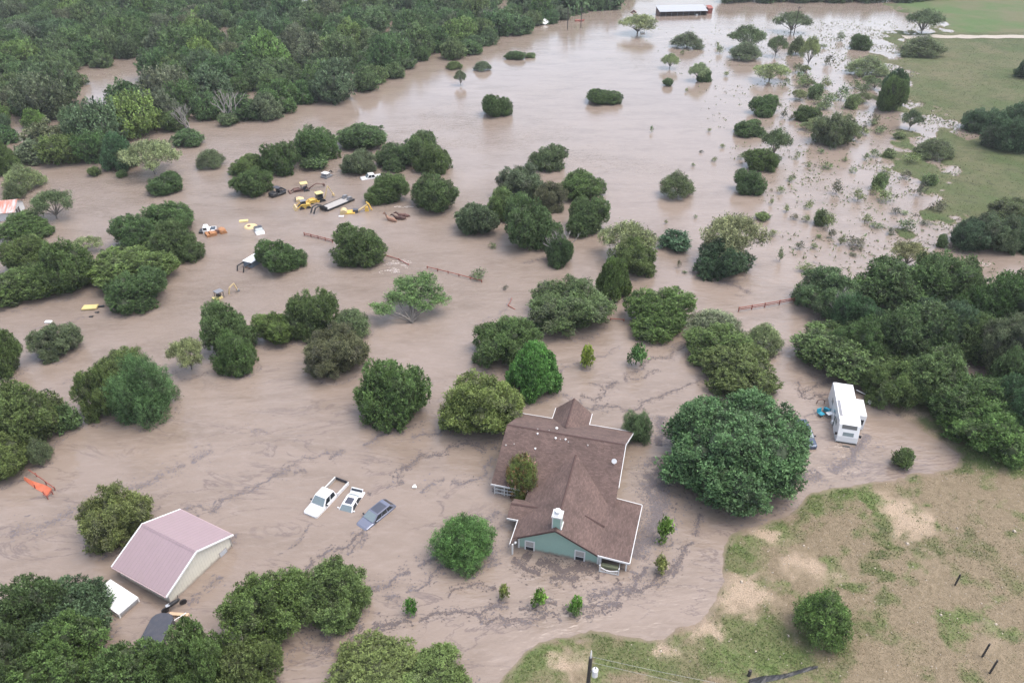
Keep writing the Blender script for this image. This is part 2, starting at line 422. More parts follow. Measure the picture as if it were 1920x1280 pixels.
def cover(wx, wy, da, db):
    n1 = fbm(wx * 0.5, wy * 0.5, 21, 5)
    g = blobs(GREEN, wx, wy) * (0.75 + 0.9 * n1)
    g = np.where(db > -25, np.maximum(g, 0.75 + 0.5 * (fbm(wx * 0.05, wy * 0.05, 31, 4) - 0.5)), g)
    g = np.where(da > -8, np.maximum(g, np.clip((n1 - 0.43) * 2.6, 0, 0.7)), g)
    g = np.where((da > -2) & (da < 4) & (wx < 36), np.maximum(g, np.clip((fbm(wx * .6, wy * .6, 52) - .30) * 3.4, 0, 1) * np.exp(-np.maximum(da, 0) / 4.0)), g)
    b = blobs([(x_, y_, r_ * 1.25, a_) for x_, y_, r_, a_ in BARE], wx, wy) * (0.5 + 1.0 * fbm(wx * 0.9, wy * 0.9, 41, 4))
    return np.clip(g, 0, 1), np.clip(b, 0, 1)
CG, CB = cover(TX, TY, DA, DB)
PADDOCK = poly_world([(1640, -60), (1668, 2), (1700, 20), (1768, 50), (1780, 64), (2100, 66), (2300, 66), (2300, -60)])
LAWN = np.clip(sdist(TX, TY, PADDOCK) / 4 + 0.3, 0, 1)
def ground_mat():
    m, n, l, b = nodes('ground_soil_and_grass')
    ca = n.new('ShaderNodeAttribute'); ca.attribute_name = 'cover'
    sp_ = n.new('ShaderNodeSeparateColor'); l.new(ca.outputs['Color'], sp_.inputs[0])
    tc = n.new('ShaderNodeTexCoord')
    def noise(scale, detail=6, rough=0.6):
        q = n.new('ShaderNodeTexNoise'); q.inputs['Scale'].default_value = scale; q.inputs['Detail'].default_value = detail; q.inputs['Roughness'].default_value = rough
        l.new(tc.outputs['Object'], q.inputs['Vector']); return q.outputs['Fac']
    def mix(f, a, c):
        q = n.new('ShaderNodeMix'); q.data_type = 'RGBA'
        for s, v in (('A', a), ('B', c)):
            if isinstance(v, tuple): q.inputs[s].default_value = v + (1,)
            else: l.new(v, q.inputs[s])
        l.new(f, q.inputs['Factor']); return q.outputs['Result']
    def rng(f, a, c, lo=0.0, hi=1.0):
        q = n.new('ShaderNodeMapRange'); q.inputs[1].default_value = a; q.inputs[2].default_value = c; q.inputs[3].default_value = lo; q.inputs[4].default_value = hi
        l.new(f, q.inputs[0]); return q.outputs[0]
    f1, f2, f3 = noise(2.2), noise(9, 4), noise(0.35)
    dry = mix(rng(f1, .35, .65), (0.160, 0.128, 0.084), (0.226, 0.180, 0.122))
    dry = mix(rng(f2, .5, .62), dry, (0.135, 0.107, 0.068))
    grass = mix(rng(f1, .35, .65), (0.080, 0.118, 0.036), (0.128, 0.155, 0.060))
    grass = mix(rng(noise(0.11, 6, .65), .42, .68), grass, (0.122, 0.108, 0.062))
    grass = mix(rng(noise(0.55, 5, .7), .55, .72), grass, (0.070, 0.082, 0.040))
    lawn = mix(rng(noise(0.045, 5), .42, .6), (0.076, 0.118, 0.042), (0.118, 0.118, 0.064))
    bare = mix(rng(f2, .4, .6), (0.26, 0.20, 0.143), (0.37, 0.29, 0.212))
    def jag(ch, lo, hi):
        q = n.new('ShaderNodeMath'); q.operation = 'ADD'; l.new(ch, q.inputs[0])
        r = n.new('ShaderNodeMath'); r.operation = 'MULTIPLY_ADD'; l.new(f2, r.inputs[0]); r.inputs[1].default_value = 0.9; r.inputs[2].default_value = -0.45
        l.new(r.outputs[0], q.inputs[1]); return rng(q.outputs[0], lo, hi)
    mead = mix(rng(noise(0.09, 6, .65), .4, .62), (0.068, 0.092, 0.036), (0.104, 0.106, 0.056))
    mead = mix(rng(noise(0.5, 5, .7), .5, .7), mead, (0.052, 0.062, 0.032))
    grass = mix(ca.outputs['Alpha'], grass, mead)
    c = mix(jag(sp_.outputs[0], .25, .75), dry, grass)
    c = mix(jag(sp_.outputs[1], .4, 1.0), c, bare)
    c = mix(sp_.outputs[2], c, lawn)
    # mud where the water laps
    gm = n.new('ShaderNodeNewGeometry'); sz = n.new('ShaderNodeSeparateXYZ'); l.new(gm.outputs['Position'], sz.inputs[0])
    c = mix(rng(sz.outputs[2], -0.02, 0.06), (0.20, 0.155, 0.12), c)
    l.new(c, b.inputs['Base Color'])
    b.inputs['Roughness'].default_value = 0.95; b.inputs['Specular IOR Level'].default_value = 0.15
    bp = n.new('ShaderNodeBump'); bp.inputs['Strength'].default_value = 0.6; bp.inputs['Distance'].default_value = 0.12
    l.new(f2, bp.inputs['Height']); l.new(bp.outputs[0], b.inputs['Normal'])
    return m
gme = grid_mesh('ground', TX, TY, TZ, ground_mat())
ca = gme.color_attributes.new('cover', 'FLOAT_COLOR', 'POINT')
ca.data.foreach_set('color', np.stack([CG, CB, LAWN, np.where(DB > -30, 1.0, 0.0)], -1).reshape(-1).astype(np.float32))
tag(link('ground', gme), kind='structure')

# ------------------------------------------------------------------ the flood
def water_mat():
    m, n, l, b = nodes('muddy_flood_water')
    tc = n.new('ShaderNodeTexCoord')
    def noise(scale, detail=4, rough=0.55, vec=None, dist=0.0):
        q = n.new('ShaderNodeTexNoise'); q.inputs['Scale'].default_value = scale; q.inputs['Detail'].default_value = detail; q.inputs['Roughness'].default_value = rough; q.inputs['Distortion'].default_value = dist
        l.new(vec or tc.outputs['Object'], q.inputs['Vector']); return q.outputs['Fac']
    def mapped(rz, sc_):
        q = n.new('ShaderNodeMapping'); q.vector_type = 'POINT'; q.inputs['Rotation'].default_value = (0, 0, R_(rz)); q.inputs['Scale'].default_value = sc_
        l.new(tc.outputs['Object'], q.inputs[0]); return q.outputs[0]
    def mix(f, a, c):
        q = n.new('ShaderNodeMix'); q.data_type = 'RGBA'
        for s, v in (('A', a), ('B', c)):
            if isinstance(v, tuple): q.inputs[s].default_value = v + (1,)
            else: l.new(v, q.inputs[s])
        l.new(f, q.inputs['Factor']); return q.outputs['Result']
    def rng(f, a, c, lo=0.0, hi=1.0):
        q = n.new('ShaderNodeMapRange'); q.inputs[1].default_value = a; q.inputs[2].default_value = c; q.inputs[3].default_value = lo; q.inputs[4].default_value = hi
        l.new(f, q.inputs[0]); return q.outputs[0]
    flow = mapped(-30, (0.35, 1.0, 1.0))
    big = noise(0.03, 4)
    silt = noise(0.22, 6, 0.6, flow, 0.6)
    c = mix(rng(big, .35, .65), (0.214, 0.168, 0.136), (0.242, 0.192, 0.157))
    c = mix(rng(silt, .45, .7), c, (0.184, 0.143, 0.113))
    fine = noise(1.3, 4, 0.65, flow, 0.5)
    fm = n.new('ShaderNodeMath'); fm.operation = 'MULTIPLY'; l.new(rng(fine, .48, .68), fm.inputs[0]); fm.inputs[1].default_value = 0.5
    c = mix(fm.outputs[0], c, (0.262, 0.212, 0.178))
    # thin wandering lines of scum near the houses
    ln = noise(0.16, 7, 0.62, flow, 1.2)
    ab = n.new('ShaderNodeMath'); ab.operation = 'SUBTRACT'; l.new(ln, ab.inputs[0]); ab.inputs[1].default_value = 0.5
    a2 = n.new('ShaderNodeMath'); a2.operation = 'ABSOLUTE'; l.new(ab.outputs[0], a2.inputs[0])
    thin = rng(a2.outputs[0], 0.0, 0.016, 1, 0)
    sx = n.new('ShaderNodeSeparateXYZ'); l.new(tc.outputs['Object'], sx.inputs[0])
    near = rng(sx.outputs[1], 95, 62)
    brk = rng(noise(0.09, 3), .42, .56)
    mu = n.new('ShaderNodeMath'); mu.operation = 'MULTIPLY'; l.new(thin, mu.inputs[0]); l.new(near, mu.inputs[1])
    m2 = n.new('ShaderNodeMath'); m2.operation = 'MULTIPLY'; l.new(mu.outputs[0], m2.inputs[0]); l.new(brk, m2.inputs[1])
    m3 = n.new('ShaderNodeMath'); m3.operation = 'MULTIPLY'; l.new(m2.outputs[0], m3.inputs[0]); m3.inputs[1].default_value = 0.7
    c = mix(m3.outputs[0], c, (0.11, 0.085, 0.082))
    l.new(c, b.inputs['Base Color'])
    b.inputs['Roughness'].default_value = 0.07
    b.inputs['IOR'].default_value = 1.42      # silt-laden
    # quick, choppy water where the river runs at left; slack water by the houses
    rip = noise(1.7, 5, 0.65, mapped(-28, (0.45, 1.7, 1)), 0.4)
    r1_ = rng(sx.outputs[1], 70, 105); r2_ = rng(sx.outputs[1], 215, 150); r3_ = rng(sx.outputs[0], 25, -5)
    q1 = n.new('ShaderNodeMath'); q1.operation = 'MULTIPLY'; l.new(r1_, q1.inputs[0]); l.new(r2_, q1.inputs[1])
    q2 = n.new('ShaderNodeMath'); q2.operation = 'MULTIPLY'; l.new(q1.outputs[0], q2.inputs[0]); l.new(r3_, q2.inputs[1]); run = q2.outputs[0]
    still = rng(sx.outputs[1], 110, 230, 1.0, .3)
    w1 = noise(0.9, 3, 0.55, mapped(-25, (0.6, 1.5, 1)))
    w2 = noise(2.6, 2, 0.5, mapped(-35, (0.6, 1.4, 1)))
    calm = rng(noise(0.035, 3), .35, .65, 0.25, 1.0)
    ad = n.new('ShaderNodeMath'); ad.operation = 'MULTIPLY_ADD'; l.new(w2, ad.inputs[0]); ad.inputs[1].default_value = 0.35; l.new(w1, ad.inputs[2])
    rr1 = n.new('ShaderNodeMath'); rr1.operation = 'MULTIPLY'; l.new(rip, rr1.inputs[0]); l.new(run, rr1.inputs[1])
    ad2 = n.new('ShaderNodeMath'); ad2.operation = 'MULTIPLY_ADD'; l.new(rr1.outputs[0], ad2.inputs[0]); ad2.inputs[1].default_value = 1.9; l.new(ad.outputs[0], ad2.inputs[2])
    ad = ad2
    bp = n.new('ShaderNodeBump'); bp.inputs['Distance'].default_value = 0.22
    sl = n.new('ShaderNodeMath'); sl.operation = 'MULTIPLY'; l.new(calm, sl.inputs[0]); sl.inputs[1].default_value = 0.85
    sl2 = n.new('ShaderNodeMath'); sl2.operation = 'MULTIPLY'; l.new(sl.outputs[0], sl2.inputs[0]); l.new(still, sl2.inputs[1]); l.new(sl2.outputs[0], bp.inputs['Strength']); l.new(ad.outputs[0], bp.inputs['Height']); l.new(bp.outputs[0], b.inputs['Normal'])
    return m
M['water'] = water_mat()
wx = np.array([-1500, -600, -200, 0, 200, 600, 1500.0]); wy = np.array([-600, 0, 60, 150, 300, 700, 1500.0])
WY, WX = np.meshgrid(wy, wx, indexing='ij')
tag(link('flood_water', grid_mesh('flood_water', WX, WY, np.zeros_like(WX), M['water'])), kind='structure')
# gravel road at the edge of the pasture
rp_ = [at(x, y) for x, y in ((1694, 71), (1740, 70.5), (1800, 71), (1860, 71.5), (1930, 72.5), (2050, 74))]
rl, rr = [], []
rx = np.linspace(0, 1, 60)
px_ = np.interp(rx, np.linspace(0, 1, len(rp_)), [p.x for p in rp_]); py_ = np.interp(rx, np.linspace(0, 1, len(rp_)), [p.y for p in rp_])
off = np.linspace(-2.8, 2.8, 7)
GX = px_[:, None] + 0 * off; GY = py_[:, None] + off[None, :] * (1 + 0.1 * np.sin(px_ * .7))[:, None]
GZ = np.maximum(ground(GX, GY)[0], 0.0) + 0.10
tag(link('gravel_road', grid_mesh('gravel_road', GX, GY, GZ, mat('pale_gravel', (0.34, 0.30, 0.25), 0.95, var=0.2, scale=1.5))), kind='structure')

# ------------------------------------------------------------------ the house
HA = at(971.6, 1025.5)
HU = at(1121, 1056.4) - HA
H_ANG = math.atan2(HU.y, HU.x)
house = empty('house', (HA.x, HA.y, 0), H_ANG, 'low green-walled house with brown shingle roof standing in the flood', 'house')
ZE, ZR, ZS, ZN = 1.62, 5.0, 4.05, 3.6       # eave, main ridge, south ridge, north ridge above the water
def hp(name, mb, m, parent=house, **k): return mb.build(name, m, parent, **k)
# roofs: each slope a thick slab
TH = 0.16
main = MB()
main.slab([(-4.75, 6.5, ZE), (9.0, 6.5, ZE), (9.05, 12.85, ZR), (-4.6, 12.85, ZR)], TH)
main.slab([(-4.6, 12.85, ZR), (9.05, 12.85, ZR), (9.5, 19.15, ZE), (-4.3, 19.15, ZE)], TH)
roof_main = hp('roof', main, M['shingle'], uv=True)
south = MB()
kink = 8.25
south.slab([(3.85, -.34, ZS), (kink, -.34, 1.66), (kink, 9.6, 1.66), (3.85, 11.05, ZS)], TH)
south.slab([(kink, -.34, 1.66), (11.4, -.22, 1.30), (11.75, 7.85, 1.30), (kink, 7.85, 1.66)], TH)
south.slab([(3.85, -.34, ZS), (3.85, 11.05, ZS), (-.55, 8.3, ZE), (-.55, -.34, ZE)], TH)
south.slab([(-.55, 2.2, ZE), (-.55, -1.15, ZE), (.1, -.34, 1.96), (.1, 2.2, 1.96)], TH)
south.slab([(-1.75, 2.15, 1.62), (0.0, 2.15, 1.62), (1.9, 3.5, 2.62), (-1.72, 3.5, 2.42)], TH)
south.slab([(-1.72, 3.5, 2.42), (1.9, 3.5, 2.62), (0.0, 5.0, 1.7), (-1.70, 5.0, 1.62)], TH)
hp('roof', south, M['shingle'], uv=True)
north = MB()
north.slab([(1.75, 15.6, ZN), (1.75, 21.35, ZN), (-.5, 21.35, ZE - .05), (-.5, 19.0, ZE - .05), (-.5, 18.9, ZE - .05)], TH)
north.slab([(1.75, 15.6, ZN), (4.05, 18.9, ZE - .05), (4.05, 21.35, ZE - .05), (1.75, 21.35, ZN)], TH)
hp('roof', north, M['shingle'], uv=True)
caps = MB()
def cap(a, b, w=.13):
    a, b = Vector(a), Vector(b); t = (b - a).normalized(); s = t.cross(Vector((0, 0, 1))).normalized() * w
    up = Vector((0, 0, .05))
    caps.add([a + s - up * .6, a + up, a - s - up * .6, b + s - up * .6, b + up, b - s - up * .6], [(0, 1, 4, 3), (1, 2, 5, 4)])
cap((-4.55, 12.85, ZR), (9.0, 12.85, ZR)); cap((3.85, -.3, ZS), (3.85, 10.9, ZS)); cap((1.75, 15.7, ZN), (1.75, 21.3, ZN)); cap((-1.7, 3.5, 2.44), (1.8, 3.5, 2.62)); 
cap((6.2, 3.5, 2.80), (8.4, 3.5, 1.72)); 
hp('ridge_cap', caps, M['ridgecap'], roof_main)
# trim: rakes and eaves a little proud of the slabs
def trim(a, b, w=.07, dz=.17, name='roof_trim', m=None, parent=None):
    tr = MB()
    a, b = Vector(a), Vector(b); t = (b - a).normalized(); s = t.cross(Vector((0, 0, 1))).normalized() * w * .5
    z = Vector((0, 0, .035)); d_ = Vector((0, 0, -dz))
    tr.add([a - s + z, a + s + z, b + s + z, b - s + z, a - s + d_, a + s + d_, b + s + d_, b - s + d_], [(0, 1, 2, 3), (7, 6, 5, 4), (0, 4, 5, 1), (1, 5, 6, 2), (2, 6, 7, 3), (3, 7, 4, 0)])
    return tr.build(name, m or M['trimwhite'], parent or house)
trim((kink, -.38, 1.66), (11.43, -.26, 1.30)); trim((11.46, -.26, 1.30), (11.80, 7.85, 1.30)); trim((11.75, 7.89, 1.30), (9.05, 7.89, 1.56))
trim((-.60, 2.2, ZE), (-.60, -1.15, ZE)); trim((-1.78, 2.10, ZE), (-.62, 2.10, ZE)); trim((-4.78, 6.46, ZE), (-.6, 6.46, ZE))
trim((9.08, 8.5, 2.66), (9.09, 12.85, ZR)); trim((9.09, 12.85, ZR), (9.54, 19.15, ZE)); trim((9.5, 19.19, ZE), (4.12, 19.19, ZE)); trim((-.55, 19.19, ZE), (-4.3, 19.19, ZE))
trim((-.54, 19.15, ZE - .05), (-.54, 21.35, ZE - .05)); trim((4.09, 19.15, ZE - .05), (4.09, 21.35, ZE - .05))
trim((3.85, -.39, ZS), (kink, -.39, 1.66), .06, .2, 'rake_board', M['ridgecap']); trim((3.85, -.39, ZS), (-.55, -.39, ZE), .06, .2, 'rake_board', M['ridgecap'])
# walls
gw = MB(); gw.add([(0, 0, -1.4), (8.3, 0, -1.4), (8.3, 0, 1.62), (3.85, 0, 4.0), (0, 0, 1.9)], [(0, 1, 2, 3, 4)])
gw.add([(0, .12, -1.4), (8.3, .12, -1.4), (8.3, .12, 1.5), (3.85, .12, 3.8), (0, .12, 1.8)], [(4, 3, 2, 1, 0)])
gable = hp('gable_wall', gw, M['sage'], uv=True)
ow = MB()
ow.box(8.2, 8.3, .12, 9.4, -1.4, 1.5); ow.box(0, .1, .12, 6.6, -1.4, 1.6); ow.box(-4.3, 0, 8.2, 8.3, -1.4, 2.3); ow.box(-.2, 3.7, 21.0, 21.1, -1.4, 1.5); ow.box(-.2, -.1, 18.9, 21.0, -1.4, 1.5); ow.box(3.6, 3.7, 18.9, 21.0, -1.4, 1.5)
ow.box(-4.3, 9.0, 18.7, 18.8, -1.4, 1.5)
for xx in (8.6, -4.35):
    ow.add([(xx, 8.3, -1.4), (xx, 18.75, -1.4), (xx, 18.75, 1.6), (xx, 12.85, 4.75), (xx, 8.3, 2.3)], [(0, 1, 2, 3, 4)])
hp('wall', ow, M['sage'], uv=True)
for x in (0.0, 8.22):
    cb = MB(); cb.box(x - .02, x + .16, -.035, .0, -1.4, 1.45 if x > 1 else 1.7); hp('corner_board', cb, M['trimwhite'], gable)
def window(parent, x0, x1, z0, z1, zw, y=-.02):
    f = MB(); w = .13
    f.box(x0 - w, x0, y - .04, y + .02, z0, z1 + w); f.box(x1, x1 + w, y - .04, y + .02, z0, z1 + w); f.box(x0, x1, y - .04, y + .02, z1, z1 + w); f.box(x0, x1, y - .03, y + .02, zw, zw + .05)
    fr = f.build('window', M['trimwhite'], parent)
    b1 = MB(); b1.box(x0, x1, y - .012, y + .015, zw + .05, z1); b1.build('blind', M['plank'], fr)
    b2 = MB(); b2.box(x0, x1, y - .010, y + .015, z0, zw); b2.build('pane', M['glass'], fr)
window(gable, .82, 1.62, -.6, 1.22, .45); window(gable, 6.0, 6.85, -.6, 1.30, .50)
# chimney
ch = MB(); ch.box(3.45, 4.32, .05, .95, 2.6, 5.35)
chim = hp('chimney', ch, M['sage'], uv=True)
ct = MB()
for x in (3.42, 4.25):
    for y in (.02, .88): ct.box(x, x + .1, y, y + .1, 2.6, 5.36)
ct.box(3.36, 4.41, -.04, 1.04, 5.36, 5.52); ct.box(3.5, 4.27, .1, .9, 5.52, 5.62)
hp('chimney_trim', ct, M['trimwhite'], chim)
cc = MB(); cc.tube([(3.88, .5, 5.6), (3.88, .5, 5.85)], .13, 12); cc.tube([(3.88, .5, 5.85), (3.88, .5, 5.9), (3.88, .5, 6.02), (3.88, .5, 6.1)], [.24, .32, .3, .08], 16)
hp('flue_cap', cc, M['white'], chim, smooth=False)
sd = MB(); sd.box(4.33, 4.43, .1, 1.2, 3.3, 3.82); sd.build('chimney_flashing', M['trimwhite'], chim)
# roof vents and pipes
for px_, py_, s, z_ in ((837, 425, .34, 5.0), (628, 490, .22, 4.9), (825, 540, .26, 4.8), (933, 552, .24, 4.8), (963, 577, .16, 4.7), (876, 548, .14, 4.8), (1175, 610, .2, 4.5), (283, 622, .2, 4.3), (372, 607, .16, 4.4), (603, 662, .24, 4.4), (630, 435, .16, 5.0), (755, 447, .14, 5.0)):
    x, y = 900 + px_ / 5.818, 730 + py_ / 5.818
    z = z_
    for _ in range(4):
        w = at(x, y, z); l_ = Matrix.Rotation(-H_ANG, 3, 'Z') @ (w - HA)
        z = ZR - abs(l_.y - 12.85) * .535
    s *= .72
    v = MB(); v.tube([(l_.x, l_.y, z - .1), (l_.x, l_.y, z + s * .7)], s * .45, 10); v.tube([(l_.x, l_.y, z + s * .7), (l_.x, l_.y, z + s * .95)], [s * .7, s * .5], 12)
    v.build('roof_vent', M['white'] if s > .15 else M['plank'], roof_main)
dm = MB(); x, y = 900 + 1460 / 5.818, 730 + 830 / 5.818; w = at(x, y, 3.6); l_ = Matrix.Rotation(-H_ANG, 3, 'Z') @ (w - HA)
zz = ZR - abs(l_.y - 12.85) * .535
dm.tube([(l_.x, l_.y, zz - .05), (l_.x, l_.y, zz + .5)], .03, 6); dm.tube([(l_.x, l_.y - .05, zz + .5), (l_.x, l_.y - .12, zz + .53)], [.12, .3], 14)
dm.build('satellite_dish', M['white'], roof_main)
# porch: posts and railings
po = [(11.15, -.12), (11.3, 3.6), (11.45, 7.5), (8.5, -.12), (-4.4, 6.7), (-3.3, 6.7), (-2.1, 6.7), (-.35, -1.0)]
for x, y in po:
    p = MB(); p.box(x - .07, x + .07, y - .07, y + .07, -1.4, 1.25 if x > 5 else 1.5); p.build('porch_post', M['trimwhite'], house)
pr = MB()
pr.box(8.55, 8.65, -.93, -.83, -.6, .95); pr.box(10.45, 10.55, -.93, -.83, -.6, .95); pr.box(8.55, 8.65, .25, .35, -.6, .9)
for k in range(13):
    a = k / 12; x = 8.68 + a * 1.74
    pr.box(x, x + .055, -.91, -.86, -.5, .62 - .30 * math.sin(a * math.pi))
    if k < 12: pr.box(x, x + .155, -.93, -.84, .60 - .30 * math.sin((a + .04) * math.pi), .66 - .30 * math.sin((a + .04) * math.pi))
pr.box(8.65, 10.45, -.92, -.85, .02, .09)
pr.box(8.6, 8.66, -.83, .3, .5, .58); pr.box(10.47, 10.53, -.83, .3, .5, .58)
pr.build('porch_railing', M['trimwhite'], house)
ps = MB(); ps.box(8.7, 10.4, -.5, -.1, .12, .5); ps.build('porch_planter', mat('planter_green', (.16, .17, .10), .8), house, bevel=.05)
wr = MB()
for x in (-4.2, -3.6, -3.0, -2.4): wr.box(x, x + .07, 6.68, 6.74, -.2, 1.0)
wr.box(-4.4, -2.1, 6.67, 6.75, .72, .82); wr.box(-4.4, -2.1, 6.67, 6.75, .2, .28)
wr.build('porch_railing', M['trimwhite'], house)
lp = MB(); lp.tube([(-.2, -.5, 1.1), (-.2, -.5, 1.3), (-.2, -.5, 1.42)], [.1, .17, .08], 10); lp.build('porch_lamp', M['white'], house)

# ------------------------------------------------------------------ the pink-roofed shed
SA, SB, SC = at(210, 1062, 1.6), at(311, 1118, 1.6), at(437, 1001, 1.6)
s_ang = math.atan2(SB.y - SA.y, SB.x - SA.x)
SL = 7.5; SW = 8.45
shed = empty('metal_shed', (SA.x, SA.y, 0), s_ang, 'cream metal shed with a faded pink roof, flooded to its eaves', 'shed')
sr = MB()
sr.slab([(0, 0, 1.6), (SL, 0, 1.6), (SL, SW / 2, 3.5), (0, SW / 2, 3.5)], .1); sr.slab([(0, SW / 2, 3.5), (SL, SW / 2, 3.5), (SL, SW, 1.6), (0, SW, 1.6)], .1)
rf = sr.build('roof', M['pinkroof'], shed, uv=True)
rc = MB(); rc.add([(-.02, SW / 2 - .2, 3.44), (-.02, SW / 2, 3.56), (-.02, SW / 2 + .2, 3.44), (SL + .02, SW / 2 - .2, 3.44), (SL + .02, SW / 2, 3.56), (SL + .02, SW / 2 + .2, 3.44)], [(0, 1, 4, 3), (1, 2, 5, 4)])
rc.build('ridge_cap', M['pinkroof'], rf, uv=True)
for xx in (-.05, SL + .05):
    trim((xx, -.04, 1.6), (xx, SW / 2, 3.52), .12, .14, 'roof_trim', M['white'], shed); trim((xx, SW / 2, 3.52), (xx, SW + .04, 1.6), .12, .14, 'roof_trim', M['white'], shed)
gm_ = mat('dull_pink_gutter', (.36, .27, .27), .5)
for y_ in (-.1, SW):
    et = MB(); et.box(-.02, SL + .02, y_, y_ + .1, 1.46, 1.56); et.build('gutter', gm_, shed)
sw = MB()
sw.add([(.25, .3, -1.8), (SL - .25, .3, -1.8), (SL - .25, .3, 1.58), (.25, .3, 1.58)], [(0, 1, 2, 3)]); sw.add([(.25, SW - .3, -1.8), (SL - .25, SW - .3, -1.8), (SL - .25, SW - .3, 1.58), (.25, SW - .3, 1.58)], [(0, 1, 2, 3)])
for xx in (.25, SL - .25): sw.add([(xx, .3, -1.8), (xx, SW - .3, -1.8), (xx, SW - .3, 1.6), (xx, SW / 2, 3.36), (xx, .3, 1.6)], [(0, 1, 2, 3, 4)])
swo = sw.build('wall', M['creamwall'], shed, uv=True)
for y_ in (.24, SW - .32):
    co = MB(); co.box(SL - .28, SL - .2, y_, y_ + .08, -1.8, 1.5); co.build('corner_trim', M['plank'], swo)
wf = MB(); X = SL - .25
wf.box(X, X + .05, 6.5, 7.5, -.6, .62); wfo = wf.build('window', M['plank'], shed, bevel=.02)
wp_ = MB(); wp_.box(X + .052, X + .06, 6.58, 7.42, -.5, .54); wp_.build('pane', mat('window_reflecting', (.45, .47, .5), .15), wfo)

# ------------------------------------------------------------------ road vehicles
def ring(x, zb, zt, w, tuck=.9):
    return [(x, -w * tuck, zb), (x, -w, (zb + zt) * .5), (x, -w * .97, zt - .06), (x, -w * .86, zt), (x, w * .86, zt), (x, w * .97, zt - .06), (x, w, (zb + zt) * .5), (x, w * tuck, zb)]
def loft(mb, rings):
    n = len(rings[0]); vs = [v for r in rings for v in r]
    fs = [(i * n + k, i * n + (k + 1) % n, (i + 1) * n + (k + 1) % n, (i + 1) * n + k) for i in range(len(rings) - 1) for k in range(n)]
    fs += [tuple(range(n)), tuple((len(rings) - 1) * n + k for k in range(n))[::-1]]
    mb.add(vs, fs)
def cabin(root, x0, x1, x2, x3, zb, zt, wb, wt, body, roofm, glass, sides=((.08, .47), (.53, .92)), back=True, roof_pane=None):
    """cabin from rear glass foot x0, roof rear x1, roof front x2, windscreen foot x3"""
    mb = MB()
    mb.add([(x0, -wb, zb), (x3, -wb, zb), (x3, wb, zb), (x0, wb, zb), (x1, -wt, zt), (x2, -wt, zt), (x2, wt, zt), (x1, wt, zt)],
           [(0, 3, 2, 1), (4, 5, 6, 7), (0, 1, 5, 4), (1, 2, 6, 5), (2, 3, 7, 6), (3, 0, 4, 7)])
    c = mb.build('cabin', roofm, root, bevel=.06)
    def pane(name, q, out, m=glass):
        q = [Vector(v) for v in q]; n = (q[1] - q[0]).cross(q[3] - q[0]).normalized()
        if n.dot(Vector(out)) < 0: n = -n
        b = MB(); b.add([v + n * .012 for v in q] + [v - n * .03 for v in q], [(0, 1, 2, 3), (7, 6, 5, 4), (0, 4, 5, 1), (1, 5, 6, 2), (2, 6, 7, 3), (3, 7, 4, 0)])
        b.build(name, m, c)
    def lerp(a, b, t): return tuple(a[k] + (b[k] - a[k]) * t for k in range(3))
    def inset(A, B, D, Cc, u0, u1, v0, v1):   # A bottom-left, B bottom-right, Cc top-right, D top-left
        f = lambda u, v: lerp(lerp(A, B, u), lerp(D, Cc, u), v)
        return [f(u0, v0), f(u1, v0), f(u1, v1), f(u0, v1)]
    pane('windscreen', inset((x3, -wb, zb), (x3, wb, zb), (x2, -wt, zt), (x2, wt, zt), .06, .94, .06, .9), (1, 0, .6), M['paleglass'])
    if back: pane('rear_window', inset((x0, -wb, zb), (x0, wb, zb), (x1, -wt, zt), (x1, wt, zt), .1, .9, .12, .86), (-1, 0, .6), M['paleglass'] if back == 'pale' else glass)
    for s in (-1, 1):
        for a, b in sides:
            pane('side_window', inset((x0, s * wb, zb), (x3, s * wb, zb), (x1, s * wt, zt), (x2, s * wt, zt), a, b, .12, .86), (0, s, .3))
    if roof_pane:
        a, b, w = roof_pane; bb = MB(); bb.box(a, b, -w, w, zt - .01, zt + .012); bb.build('sunroof', M['carblack'], c, bevel=.005)
    return c
def mirrors(root, x, w, z, m):
    for s in (-1, 1):
        b = MB(); b.box(x - .07, x + .07, s * w, s * (w + .22), z, z + .17); b.build('wing_mirror', m, root, bevel=.03)
def place(name, label, cat, front, rear, z0, group=None):
    """a root whose +x points from rear to front, midway between the two"""
    mid = (front + rear) / 2; dd = front - rear
    return empty(name, (mid.x, mid.y, z0), math.atan2(dd.y, dd.x), label, cat, group)
# white pickup
f_, r_ = at(580, 963, .35), at(640, 897, .55)
pk = place('pickup_truck', 'white crew-cab pickup with an open bed, hood above the water', 'truck', f_, r_, -.74)
b = MB(); loft(b, [ring(2.85, .35, .92, .80), ring(2.7, .3, 1.06, .92), ring(1.25, .3, 1.14, .98), ring(1.2, .3, 1.16, .98), ring(-.75, .3, 1.18, .98), ring(-.78, .3, 1.0, .98)])
b.build('body', M['carwhite'], pk, bevel=.03)
cabin(pk, -.72, -.55, .75, 1.5, 1.16, 1.86, .93, .74, M['carwhite'], M['carwhite'], M['glass'])
bed = MB()
bed.box(-2.9, -.8, -.98, -.88, .35, 1.18); bed.box(-2.9, -.8, .88, .98, .35, 1.18); bed.box(-.86, -.8, -.88, .88, .35, 1.18); bed.box(-2.9, -.86, -.88, .88, .42, .5)
be = bed.build('bed', M['carwhite'], pk, bevel=.015)
ln = MB(); ln.box(-2.84, -.88, -.876, -.86, .5, 1.12); ln.box(-2.84, -.88, .86, .876, .5, 1.12); ln.build('bed_liner', M['plank'], be)
tg_ = MB(); tg_.box(-2.97, -2.9, -.9, .9, .4, 1.14); tg_.build('tailgate', M['charcoal'], pk, bevel=.02)
mirrors(pk, 1.15, .95, 1.2, M['black'])
